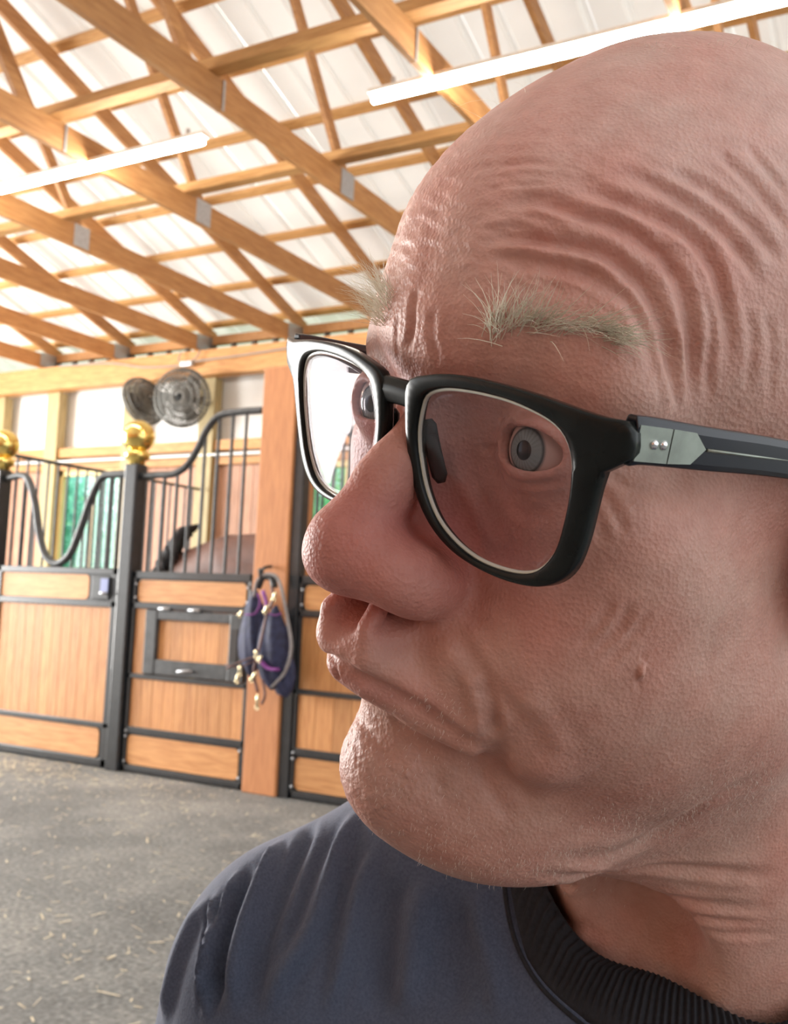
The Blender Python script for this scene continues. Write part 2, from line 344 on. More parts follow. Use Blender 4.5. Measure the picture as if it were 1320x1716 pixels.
# left: sliding door with the yoke
d = empty('stall_door', (-6.2, YF, 0), 'wide stall door with a deep swooping yoke rail', 'stall door')
x0, x1 = -6.85, -5.51
rail(x0, x1, 1.43, 1.48, d); rail(x0, x1, 1.185, 1.235, d); rail(x0, x1, .29, .33, d); rail(x0, x1, .01, .065, d)
rail(x0, x0+.05, .01, 1.48, d, 'stile'); rail(x1-.06, x1, .01, 1.48, d, 'stile')
gusset(x0+.04, x1-.04, 1.22, 1.45, d); rboard(x0+.04, -5.82, 1.238, 1.427, d)
planks(x0+.05, x1-.06, .33, 1.185, d, 12); gusset(x0+.04, x1-.05, .05, .3, d); rboard(x0+.03, x1-.1, .07, .285, d)
lt = bevel(MB().box(-5.76, -5.58, YF-.05, YF-.03, 1.245, 1.415).build('latch_plate', M_iron, d), .006)
MB().box(-5.66, -5.585, YF-.058, YF-.05, 1.3, 1.4).build('latch_decal', plain('blue_latch_decal', (.25, .3, .55), .4), lt)
MB().tube([(-5.66, YF-.055, 1.29), (-5.62, YF-.09, 1.29), (-5.56, YF-.09, 1.29)], .01, 8).build('latch_handle', M_steel, lt, True)
yk = [(-6.85, 2.2), (-6.7, 2.22), (-6.6, 2.18), (-6.5, 1.98), (-6.42, 1.72), (-6.33, 1.56), (-6.2, 1.505), (-6.07, 1.58), (-5.98, 1.76), (-5.88, 2.02), (-5.79, 2.17), (-5.7, 2.2), (-5.5, 2.2)]
toprail(yk, d, .03, 'yoke_rail'); zy = zcurve(yk)
bars([-6.75, -6.64, -6.53, -5.88, -5.78, -5.68, -5.58], 1.47, zy, d)
# right: stall front with the raised rail and feed door
def stall_front(x0, x1, label, feed, rise, loc):
    t = empty('barred_stall_panel', (loc, YF, 0), label, 'stall panel')
    rail(x0, x1, 1.41, 1.465, t); rail(x0, x1, 1.19, 1.232, t); rail(x0, x1, .285, .33, t); rail(x0, x1, .01, .05, t)
    rail(x0, x0+.025, .01, 1.465, t, 'stile'); rail(x1-.03, x1, .01, 1.465, t, 'stile')
    gusset(x0, x1, 1.22, 1.42, t); rboard(x0+.04, x1-.06, 1.238, 1.402, t)
    gusset(x0, x1, .03, .3, t); rboard(x0+.03, x1-.05, .06, .27, t)
    bolts([(x0+.03, 1.37), (x0+.03, 1.27), (x1-.035, 1.37), (x1-.035, 1.27), (x0+.02, .26), (x0+.02, .08), (x1-.03, .26), (x1-.03, .08), (x0+.02, .3)], t)
    planks(x0+.03, x1-.03, .33, .69, t, 10)
    rail(x0, x1, .68, .715, t)
    if feed:
        planks(x0+.03, x0+.14, .715, 1.19, t, 1)
        fd = empty('feed_door', (0, 0, 0)); fd.parent = t; fd.location = (-loc, -YF, 0)
        a, b = x0+.15, x1-.03
        for q in ((a, b, 1.115, 1.185), (a, b, .72, .83)): bevel(MB().box(q[0], q[1], YF-.04, YF+.02, q[2], q[3]).build('door_rail', M_irongrey, fd), .008)
        for q in ((a, a+.11, .72, 1.185), (b-.14, b, .72, 1.185)): bevel(MB().box(q[0], q[1], YF-.045, YF+.02, q[2], q[3]).build('door_stile', M_irongrey, fd), .008)
        w = (b-.14-a-.11)/6; me = MB().box(0, w-.003, YF-.01, YF+.012, .83, 1.115).mesh('plank'); me.materials.append(M_stall)
        for k in range(6): o = link('plank', me, None, fd); o.location.x += a+.11+k*w
        MB().box(b-.125, b-.06, YF-.052, YF-.046, .86, 1.08).build('hinge_slot', M_iron, fd)
        for xx in ((a+.18), (a+b)/2): MB().tube([(xx-.05, YF-.05, 1.195), (xx+.05, YF-.05, 1.195)], .012, 8).build('hinge', M_steel, fd, True)
        MB().tube([(a+.34, YF-.045, .755), (a+.36, YF-.07, .76), (a+.46, YF-.07, .77), (a+.48, YF-.045, .765)], .01, 8).build('latch', M_steel, fd, True)
    else:
        planks(x0+.03, x1-.03, .715, 1.19, t, 10)
    toprail(rise, t); z = zcurve(rise); n = int((x1-x0)/.125)
    bars([x0+.09+k*.122 for k in range(n)], 1.46, z, t)
    return t
stall_front(-5.35, -4.25, 'stall front with feed door and S-curved top rail', True,
            [(-5.355, 2.18), (-5.2, 2.185), (-5.05, 2.19), (-4.93, 2.25), (-4.84, 2.37), (-4.76, 2.51), (-4.66, 2.6), (-4.5, 2.62), (-4.24, 2.62)], -4.8)
t = empty('wood_column', (-4.09, YF, 0), 'square reddish wood column with tack hanging on it', 'column')
bevel(MB().box(-4.23, -3.95, YF-.06, YF+.22, 0, 2.91).build('shaft', M_col, t), .008)
stall_front(-3.86, -2.4, 'stall front right of the wood column, mostly behind the face', False,
            [(-3.86, 2.62), (-3.4, 2.6), (-3.1, 2.4), (-2.9, 2.2), (-2.4, 2.19)], -3.1)
t = empty('door_post', (-3.9, YF, 0), 'plain black iron post right against the wood column', 'post')
bevel(MB().box(-3.945, -3.865, YF-.04, YF+.04, 0, 2.66).build('post', M_iron, t), .006)
bolts([(-3.89, 1.37), (-3.89, 1.27), (-3.89, .26), (-3.89, .14)], t)
# partitions running back to the wall
def partition(x, ztop, label, y1=9.1):
    t = empty('stall_partition', (x, 7.4, 0), label, 'partition', 'stall partitions')
    for k in range(8):
        MB().box(x-.02, x+.02, 5.7, y1, .01+k*.178, .18+k*.178).build('plank', M_wallb, t)
    MB().box(x-.022, x+.022, 5.7, y1, 1.435, 1.48).build('rail', M_iron, t)
    MB().tube([(x, 5.68, ztop), (x, y1, ztop)], .018, 8).build('top_rail', M_iron, t, True)
    y = 5.85
    me = None
    while y < y1-.05:
        if me is None: me = MB().tube([(x, 0, 1.47), (x, 0, ztop)], .0115, 8, False).mesh('bar', True); me.materials.append(M_irongrey)
        o = link('bar', me, None, t); o.location.y += y; y += .125
    return t
partition(-7.8, 2.55, 'barred stall partition running back to the wall behind the stall doors')
partition(-3.98, 2.55, 'barred stall partition running back behind the wood column')
# wall fans
fb = empty('wall_fan', (-8.53, 8.9, 3.6), 'round cage wall fan turned edge-on beside another', 'fan', 'wall fans on the back posts')
fc = empty('wall_fan', (-7.78, 8.8, 3.6), 'round cage wall fan facing the aisle on the post', 'fan', 'wall fans on the back posts')
def fan(root, c, R, nrm):
    nrm = np.array(nrm, float); nrm /= np.linalg.norm(nrm); u = np.cross(nrm, [0, 0, 1.]); u /= np.linalg.norm(u); v = np.cross(u, nrm); c = np.array(c)
    circ = lambda r, h: [c+nrm*h+r*(math.cos(a)*u+math.sin(a)*v) for a in np.linspace(0, 2*math.pi, 33)]
    g = MB(); g.tube(circ(R, 0), .012, 6, False)
    for s in (-1, 1):
        for r, h in ((R*.93, .055), (R*.72, .085), (R*.5, .1), (R*.22, .11)): g.tube(circ(r, s*h), .009, 5, False)
        for k in range(44):
            a = 2*math.pi*k/44; e = math.cos(a)*u+math.sin(a)*v
            g.tube([c+e*R, c+e*R*.93+nrm*.055*s, c+e*R*.5+nrm*.1*s, c+e*R*.15+nrm*.11*s], .0075, 4, False)
    g.build('cage', M_fan, root, True)
    b = MB()
    for k in range(3):
        a0 = 2*math.pi*k/3; P = []
        for r, w in ((.05, .3), (R*.5, .55), (R*.88, .5)):
            for s in (-1, 1): a = a0+s*w*(.5 if r > .06 else 1); P.append(c+r*(math.cos(a)*u+math.sin(a)*v)+nrm*.03*s)
        b.add(P, [(0, 2, 3, 1), (2, 4, 5, 3)])
    b.build('blades', M_fan, root)
    MB().tube([c-nrm*.16, c-nrm*.06, c+nrm*.06], [.06, .07, .05], 12).build('motor', M_iron, root, True)
fan(fb, (-8.53, 8.85, 3.6), .3, (.93, -.1, .33)); fan(fc, (-7.82, 8.72, 3.57), .34, (.3, -.95, -.1))
MB().tube([(-8.45, 8.85, 3.62), (-8.2, 8.9, 3.64), (-7.86, 9.15, 3.64)], .014, 6).build('arm', M_fan, fb, True)
MB().tube([(-7.83, 9.16, 3.57), (-7.82, 8.9, 3.57)], .02, 6).build('arm', M_fan, fc, True)
# cable with plug box on the beam
cb = empty('power_cable', (-8, 9.0, 4.1), 'grey power cable sagging across the header beam to a junction', 'cable')
Mc = plain('grey_cable', (.3, .3, .3), .5)
MB().tube(spl([(-10.2, 9.0, 4.2), (-9.3, 8.99, 4.16), (-8.7, 8.98, 4.06), (-8.1, 8.97, 4.03), (-7.9, 8.97, 4.06), (-7.2, 8.98, 4.08), (-6.3, 9.0, 4.12)], 6), .009, 6).build('cord', Mc, cb, True)
MB().tube(spl([(-8.13, 9.0, 4.21), (-8.14, 8.98, 4.1), (-8.05, 8.97, 4.05)], 5), .008, 6).build('hanger', Mc, cb, True)
MB().tube(spl([(-7.83, 9.0, 4.21), (-7.86, 8.98, 4.12), (-7.95, 8.97, 4.06)], 5), .008, 6).build('hanger', Mc, cb, True)
bevel(MB().box(-8.08, -7.9, 8.93, 9.0, 4.01, 4.07).build('junction_box', M_steel, cb), .01)
# ------------------------------------------------------------------ tack on the column
hx = lambda px, py, y=YF-.12: at(px, py, 1, y)
M_navy = plain('navy_nylon_cloth', (.028, .034, .085), .7, 0, .35, 25, .3); M_purple = plain('purple_trim', (.25, .06, .3), .6)
M_lea = plain('brown_leather', (.12, .05, .045), .5, 0, .3, 30); M_rope = plain('grey_rope', (.3, .28, .28), .8, 0, .3, 80, .4); M_snap = plain('brass_snap', (.85, .75, .5), .2, 1)
h = empty('hanging_tack', tuple(hx(445, 975)), 'navy and purple halter and fly mask bundle hanging on the wood column', 'horse tack')
def blob(name, c, r, mat, parent, seed, amp=.12, stretch=1.0):
    bm = bmesh.new(); bmesh.ops.create_icosphere(bm, subdivisions=4, radius=1); rr = random.Random(seed); ph = [rr.uniform(0, 6) for _ in range(6)]
    for v in bm.verts:
        p = v.co; k = 1+amp*(math.sin(5*p.x+ph[0]+2*p.z)*.5+math.sin(9*p.x+3*p.z+ph[1])*.45+math.sin(4*p.z+ph[2])*.4)
        k *= 1-.25*max(0, p.z)
        v.co = Vector((p.x*r[0]*k+c[0], p.y*r[1]*k+c[1], p.z*r[2]*(1+amp*.3*math.sin(6*p.x+ph[3]))+c[2]))
    me = bpy.data.meshes.new(name); bm.to_mesh(me); bm.free()
    for p in me.polygons: p.use_smooth = True
    return link(name, me, mat, parent)
blob('folded_cloth', hx(424, 1060, YF-.14), (.105, .06, .28), M_navy, h, 1, .16)
blob('folded_cloth', hx(457, 1085, YF-.15), (.125, .06, .27), M_navy, h, 2, .16)
blob('folded_cloth', hx(476, 1130, YF-.13), (.085, .05, .15), M_navy, h, 5, .2)
P = lambda pts, y: [tuple(hx(a, b, y)) for a, b in pts]
for pts, r in (([(432, 995), (436, 1010), (428, 1028), (412, 1030)], .012), ([(440, 990), (446, 1010), (444, 1024)], .016), ([(448, 1028), (462, 1031), (470, 1028)], .011), ([(436, 1108), (450, 1120), (466, 1122)], .022)):
    MB().tube(spl(P(pts, YF-.215), 5), r, 8, True, .5).build('trim_strap', M_purple, h, True)
for pts, r in (([(448, 1022), (440, 1060), (432, 1095)], .011), ([(430, 1100), (405, 1108), (380, 1120)], .013), ([(425, 1108), (400, 1118), (378, 1114)], .01), ([(428, 1105), (425, 1130), (432, 1160)], .012), ([(440, 1140), (444, 1165), (438, 1180)], .01), ([(452, 1020), (458, 1000), (455, 985)], .012)):
    MB().tube(spl(P(pts, YF-.23), 5), r, 8, True, .5).build('leather_strap', M_lea, h, True)
MB().tube(spl(P([(425, 1000), (432, 972), (450, 962), (468, 975), (482, 1040), (488, 1085), (478, 1125), (455, 1152)], YF-.18), 6), .011, 8).build('lead_rope', M_rope, h, True)
MB().tube(spl(P([(432, 985), (440, 968), (455, 968), (460, 985)], YF-.16), 6), .025, 8).build('loop', M_iron, h, True)
for a, b, ln_ in ((460, 998, .05), (446, 1020, .05), (429, 1095, .05), (436, 1103, .04), (402, 1122, .06), (398, 1136, .05), (425, 1133, .07), (431, 1175, .09), (404, 1027, .04)):
    c = hx(a, b, YF-.25); ang = random.uniform(-.6, .6)
    e = np.array([math.sin(ang), 0, -math.cos(ang)])*ln_/2
    g = MB(); g.tube([c-e, c-e*.3, c+e*.3, c+e], [.008, .014, .009, .012], 8)
    g.tube([c+e+np.array([.014*math.cos(q), 0, .014*math.sin(q)]) for q in np.linspace(0, 2*math.pi, 11)], .0045, 6, False)
    g.build('snap_hook', M_snap, h, True)
hk = MB().tube(spl([(-4.07, 5.53, 1.52), (-4.07, 5.44, 1.5), (-4.07, 5.42, 1.44), (-4.07, 5.4, 1.5)], 5), .012, 8).build('wall_hook', M_iron, h, True)
# ================================================================== HORSE in the stall
def skin_mesh(name, joints, edges, mat, parent, sub=2):
    bm = bmesh.new(); vs = [bm.verts.new(j[0]) for j in joints]
    for a, b in edges: bm.edges.new((vs[a], vs[b]))
    me = bpy.data.meshes.new(name); bm.to_mesh(me); bm.free()
    o = bpy.data.objects.new(name, me); C.objects.link(o)
    sk = o.modifiers.new('skin', 'SKIN'); sk.use_smooth_shade = True
    for v, j in zip(me.skin_vertices[0].data, joints):
        v.radius = j[1] if isinstance(j[1], tuple) else (j[1], j[1])
    me.skin_vertices[0].data[0].use_root = True
    s = o.modifiers.new('sub', 'SUBSURF'); s.levels = sub; s.render_levels = sub
    bpy.context.view_layer.update()
    ev = o.evaluated_get(bpy.context.evaluated_depsgraph_get()); m2 = bpy.data.meshes.new_from_object(ev); m2.name = name
    bpy.data.objects.remove(o); bpy.data.meshes.remove(me)
    for p in m2.polygons: p.use_smooth = True
    return link(name, m2, mat, parent)
M_bay = plain('bay_horse_coat', (.13, .06, .045), .55, 0, .25, 8); M_mane = plain('black_horse_hair', (.012, .012, .016), .6, 0, .4, 40, .5)
hX = -5.7; hz = 1.92
horse = empty('horse', (hX, 7.1, 0), 'bay horse with black mane grazing down behind the stall bars', 'horse')
def hj(x, y, z): return (hX+x, 7.1+y, z)
J = [(hj(.35, 0, hz-.33), (.27, .31)), (hj(.0, 0, hz-.35), (.27, .33)), (hj(-.33, 0, hz-.3), (.22, .3)), (hj(-.5, 0, hz-.42), (.14, .24)), (hj(-.68, 0, hz-.7), (.11, .17)), (hj(-.8, -.02, hz-1.0), (.1, .14)), (hj(-.86, -.03, hz-1.2), (.1, .13)), (hj(-.95, -.04, hz-1.5), (.06, .08)), (hj(-.98, -.04, hz-1.62), (.05, .05)),
     (hj(.78, 0, hz-.32), (.26, .3)), (hj(1.0, 0, hz-.42), (.15, .2))]
E_ = [(0, 1), (1, 2), (2, 3), (3, 4), (4, 5), (5, 6), (6, 7), (7, 8), (0, 9), (9, 10)]
for s in (-1, 1):
    b = len(J); J += [(hj(-.38, .14*s, hz-.62), .11), (hj(-.36, .15*s, hz-.92), .06), (hj(-.4, .15*s, 1.6-1.15), .048), (hj(-.39, .15*s, .2), .036), (hj(-.42, .15*s, .09), .05), (hj(-.45, .15*s, .045), .055)]
    E_ += [(2, b), (b, b+1), (b+1, b+2), (b+2, b+3), (b+3, b+4), (b+4, b+5)]
    b = len(J); J += [(hj(.8, .15*s, hz-.65), .14), (hj(.68, .16*s, hz-.85), .09), (hj(.9, .16*s, .56), .055), (hj(.85, .16*s, .2), .038), (hj(.82, .16*s, .09), .05), (hj(.79, .16*s, .045), .055)]
    E_ += [(9, b), (b, b+1), (b+1, b+2), (b+2, b+3), (b+3, b+4), (b+4, b+5)]
skin_mesh('body', J, E_, M_bay, horse)
mn = MB()
for k in range(70):
    t = k/69; x = -.36-.5*t; z = hz+.02-.92*t**1.4; y = -.05-.05*random.random()
    sx = random.uniform(-.05, .02)
    mn.tube([hj(x, y+.06, z), hj(x-.06, y-.06, z-.04), hj(x-.08+sx, y-.13, z-.17), hj(x-.04+sx, y-.14, z-.3)], [.02, .03, .024, .006], 6)
mn.build('mane', M_mane, horse, True)
MB().tube(spl([hj(1.08, 0, hz-.25), hj(1.2, 0, hz-.4), hj(1.22, 0, hz-.8), hj(1.2, 0, hz-1.15)], 5), [.04]*8+[.06]*4+[.07]*3+[.02], 8).build('tail', M_mane, horse, True)
for s in (-1, 1):
    MB().tube([hj(-.82, .06*s, hz-.96), hj(-.9, .08*s, hz-.9), hj(-.93, .09*s, hz-.82)], [.03, .035, .004], 8).build('ear', M_bay, horse, True)
# ================================================================== trees outside the windows
def mat_leaf(name, a, b):
    m, nt, bs = newmat(name); bs.inputs['Roughness'].default_value = .5
    oi = nd(nt, 'ShaderNodeTexCoord'); n = nd(nt, 'ShaderNodeTexNoise'); n.inputs['Scale'].default_value = 3; nt.links.new(oi.outputs['Object'], n.inputs['Vector'])
    r = ramp(nt, [(.35, a), (.65, b)]); nt.links.new(n.outputs['Fac'], r.inputs['Fac']); nt.links.new(r.outputs['Color'], bs.inputs['Base Color'])
    tl = nd(nt, 'ShaderNodeBsdfTranslucent'); mx = nd(nt, 'ShaderNodeMixShader'); mx.inputs[0].default_value = .5
    nt.links.new(r.outputs['Color'], tl.inputs[0]); out = nt.nodes['Material Output']
    nt.links.new(bs.outputs[0], mx.inputs[1]); nt.links.new(tl.outputs[0], mx.inputs[2]); nt.links.new(mx.outputs[0], out.inputs[0]); return m
M_leaf = [mat_leaf('leaf_a', (.25, .55, .3), (.5, .78, .4)), mat_leaf('leaf_b', (.2, .5, .42), (.42, .75, .6))]
M_bark = plain('bark', (.16, .11, .08), .9, 0, .4, 12, .5)
trees = [(-18.5, 15.5, 1.7, 'tree seen through the window left of the swooping rail'), (-15.0, 13.2, 1.5, 'young tree filling the middle of the stall window'), (-23.5, 16.5, 1.8, 'large tree behind the left window'), (-27, 22, 2.7, 'tall tree farther back outside the windows'),
         (-10.4, 14.5, 1.8, 'tree seen through the bars under the far lens'), (-20, 22, 2.8, 'tall tree in the back row outside the stall window'), (-13.5, 20.5, 2.6, 'tall tree in the back row behind the face')]
for i, (x, y, R, lab) in enumerate(trees):
    t = empty('tree', (x, y, -.1), lab, 'tree', 'trees beyond the back wall')
    MB().tube([(x, y, -.15), (x+.1, y, R*.6), (x, y+.1, R*1.3), (x+.1, y, R*1.9)], [.13, .1, .07, .02], 9).build('trunk', M_bark, t, True)
    r = np.random.default_rng(i); n = 3800
    d = r.normal(size=(n, 3)); d /= np.linalg.norm(d, axis=1, keepdims=True); rad = R*(.45+.6*r.random(n)**.5)*(1+.18*np.sin(5*d[:, 0]+i)*np.cos(4*d[:, 2]))
    c = np.stack([x+d[:, 0]*rad, y+d[:, 1]*rad, R*1.25+d[:, 2]*rad*1.15], 1); c[:, 2] = np.maximum(c[:, 2], .1)
    u = r.normal(size=(n, 3)); u /= np.linalg.norm(u, axis=1, keepdims=True); w = np.cross(u, r.normal(size=(n, 3))); w /= np.linalg.norm(w, axis=1, keepdims=True)
    s = (.07+.07*r.random(n))[:, None]
    V_ = np.stack([c-u*s, c+w*s*.5, c+u*s, c-w*s*.5], 1).reshape(-1, 3)
    me = bpy.data.meshes.new('foliage'); me.vertices.add(4*n); me.vertices.foreach_set('co', V_.ravel().astype(f32)); me.loops.add(4*n); me.loops.foreach_set('vertex_index', np.arange(4*n, dtype=np.int32))
    me.polygons.add(n); me.polygons.foreach_set('loop_start', np.arange(0, 4*n, 4, dtype=np.int32)); me.polygons.foreach_set('loop_total', np.full(n, 4, np.int32)); me.update()
    tag(link('foliage', me, M_leaf[i % 2], t), kind='stuff')
# ================================================================== straw on the floor
M_straw = plain('straw', (.7, .62, .46), .7, 0, .2, 50)
def quads_obj(name, V_, mat, parent=None):
    n = len(V_)//4; me = bpy.data.meshes.new(name); me.vertices.add(4*n); me.vertices.foreach_set('co', V_.ravel().astype(f32)); me.loops.add(4*n); me.loops.foreach_set('vertex_index', np.arange(4*n, dtype=np.int32))
    me.polygons.add(n); me.polygons.foreach_set('loop_start', np.arange(0, 4*n, 4, dtype=np.int32)); me.polygons.foreach_set('loop_total', np.full(n, 4, np.int32)); me.update(); return link(name, me, mat, parent)
n = 2600
x = rng.uniform(-8, -.5, n); y = rng.uniform(1.8, 5.4, n); nb = 900
x[:nb] = rng.normal(-6.2, .8, nb); y[:nb] = rng.normal(5.15, .3, nb)
L_ = rng.uniform(.006, .03, n)*np.where(rng.random(n) < .08, 2.4, 1); a = rng.uniform(0, math.pi, n); wd_ = rng.uniform(.0015, .0045, n)
u = np.stack([np.cos(a), np.sin(a), rng.normal(0, .12, n)], 1)*L_[:, None]; w = np.stack([-np.sin(a), np.cos(a), np.zeros(n)], 1)*wd_[:, None]
c = np.stack([x, np.minimum(y, 5.5), .004+np.abs(u[:, 2])], 1)
tag(quads_obj('straw', np.stack([c-u-w, c+u-w, c+u+w, c-u+w], 1).reshape(-1, 3), M_straw), 'scattered straw and hay chaff on the grey floor', 'straw', None, 'stuff')
# ================================================================== PERSON: signed distance model of head and torso
def V(*a): return np.array(a,f32)
def ln(P): return np.sqrt((P*P).sum(-1))
def sph(P,c,r): return ln(P-V(*c))-r
def ell(P,c,r,rx=0.0,ry=0.0):
    Q=P-V(*c)
    if ry:   # yaw about z
        a=np.cos(ry);b=np.sin(ry);Q=np.stack([a*Q[...,0]+b*Q[...,1],-b*Q[...,0]+a*Q[...,1],Q[...,2]],-1)
    if rx:   # pitch about x
        a=np.cos(rx);b=np.sin(rx);Q=np.stack([Q[...,0],a*Q[...,1]+b*Q[...,2],-b*Q[...,1]+a*Q[...,2]],-1)
    r=V(*r);k0=ln(Q/r);k1=ln(Q/(r*r))
    return k0*(k0-1)/np.maximum(k1,1e-5)
def cap(P,a,b,ra,rb):
    a=V(*a);b=V(*b);ba=b-a;pa=P-a
    h=np.clip((pa@ba)/(ba@ba),0,1)
    return ln(pa-h[...,None]*ba)-(ra+(rb-ra)*h)
def poly(P,pts,rs):
    d=None
    for i in range(len(pts)-1):
        e=cap(P,pts[i],pts[i+1],rs[i],rs[i+1]);d=e if d is None else np.minimum(d,e)
    return d
def su(a,b,k):
    h=np.maximum(k-np.abs(a-b),0)/k
    return np.minimum(a,b)-h*h*k*.25
def ss(a,b,k): return -su(-a,b,k)      # a minus b
def head(P):
    P=P.astype(f32);S=P.copy();S[...,0]=np.abs(S[...,0])
    d=ell(P,(0,0,52),(73,90,91))
    d=su(d,ell(P,(0,52,62),(46,46,46),.25),22)         # frontal bone
    d=su(d,ell(P,(0,28,-22),(58,56,70)),24)           # face block
    d=su(d,ell(S,(46,54,-4),(20,22,20)),22)           # cheek bones
    d=su(d,ell(S,(34,58,-36),(21,28,26)),20)           # cheeks
    d=su(d,ell(P,(0,70,-48),(29,29,24)),16)           # muzzle
    d=su(d,cap(S,(48,4,-50),(12,58,-88),18,16),26)
    d=su(d,ell(S,(44,16,-42),(22,40,36)),28)    # jaw line
    d=su(d,ell(P,(-1,78,-84),(19,20,19)),14)           # chin
    d=su(d,cap(S,(4,88,46),(36,72,48),12,11),14)      # brow ridge
    d=ss(d,ell(S,(33,97,24),(16,12,10)),10)           # orbits
    d=ss(d,cap(S,(13,93,20),(24,88,12),2.5,2.5),7)
    d=su(d,ell(S,(36,68,9),(22,14,14)),10)
    d=su(d,ell(S,(37,68,38),(20,15,12)),10)
    lid=ell(S,(33.7,76.3,21.9),(16,14.3,14.3))
    d=su(d,lid,3.5)
    d=ss(d,ell(S,(33.8,91.5,22.3),(12.6,12,5.6)),.8)
    d=ss(d,sph(S,(33.8,76.6,21.8),12.15),.5)
    n=cap(P,(0,90,28),(0,103.5,6),5,7.2)
    n=su(n,cap(P,(0,101,8),(0,111,-10),7,11.5),6)
    n=su(n,ell(P,(0,110.8,-14.5),(13.5,13.5,11.5),-.2),5)
    n=su(n,ell(S,(14.5,98.5,-19),(9,15,10),.2),10)
    n=su(n,cap(P,(0,85,26),(0,82,-8),5,13),10)
    d=su(d,n,7)
    d=ss(d,ell(S,(8.5,101,-29.5),(4,8,4.5),.3),3)     # nostrils
    d=su(d,ell(P,(-4,96,-40),(15,16,9)),8)            # upper lip
    d=su(d,poly(P,[(4.5,100,-25),(6,107,-34),(7,106,-42)],[1.8,2.4,2.4]),4)
    d=su(d,poly(P,[(-7,102,-26),(-9,107.5,-34),(-8,107,-41)],[2,4,3]),4)
    d=ss(d,cap(P,(-1.5,104,-27),(-2,112,-38),2,2.5),5)
    d=su(d,poly(P,[(30,84,-56),(17,94,-50),(6,103,-43.5),(-6,105,-42),(-14,100,-45),(-24,84,-51)],[3,4,4.2,4.5,4,3]),6)
    d=su(d,poly(P,[(29,82.5,-63),(15,93,-58),(4,101,-52),(-5,103,-50),(-13,98,-51),(-24,82,-56)],[1.6,3,4.6,5,4.5,3]),6)
    d=ss(d,poly(P,[(37,83,-62),(32.5,87,-60),(22,95,-54),(12,103,-50),(4,108.5,-47.5),(-2,109.5,-46.7),(-10,107,-47),(-20,98,-49),(-28,84,-54)],[1.2,1.6,1.5,1.3,1.2,1.1,1,1,1]),3)
    d=ss(d,ell(P,(8,104,-67),(24,7,5)),8)        # mentolabial
    d=su(d,cap(S,(22,84,-38),(40,66,-60),5,8),10)     # nasolabial roll
    e=ss(ell(S,(77,-8,14),(6,18,31),.35),ell(S,(84,-4,17),(6,11,20),.35),3)
    d=su(d,su(e,sph(S,(76,-4,-16),7),6),4)          # ears
    # neck
    d=su(d,ell(P,(2,34,-98),(42,44,24)),24)         # submental
    d=su(d,cap(P,(6,-26,-50),(28,-84,-200),58,55),26)
    return d

RH=np.array([[0.59429,-0.78989,0.1513],[-0.26095,-0.01144,0.96528],[-0.76074,-0.61314,-0.21292]]);TH=np.array([0.0786,0.00438,0.33536])
UPC=np.array([0.04276,0.99490,0.09147])  # world up in cam coords (r,u,f)
BO=np.array([.102,-.165,.395])
def body_axes():
    bx=np.array([.96,0,-.28]);bx-=UPC*(bx@UPC);bx/=np.linalg.norm(bx)
    by=np.cross(UPC,bx)
    if by[2]>0: by=-by
    return np.stack([bx,by,UPC],1)
RB=body_axes()
def torso(P):
    P=P.astype(f32);S=P.copy();S[...,0]=np.abs(S[...,0])
    d=cap(S,(10,-26,64),(140,-6,-27),44,43)
    d=su(d,ell(P,(0,5,-190),(158,95,205)),40)
    d=su(d,ell(S,(70,45,-130),(75,55,75)),40)
    d=su(d,cap(S,(151,0,-48),(204,10,-330),50,44),30)
    d=su(d,ell(P,(0,10,-360),(150,100,170)),50)
    return d
def hd2body(Pm):   # head mm -> body mm
    return ((Pm/1000@RH.T.astype(f32)+TH.astype(f32)-BO.astype(f32))@RB.astype(f32)*1000).astype(f32)

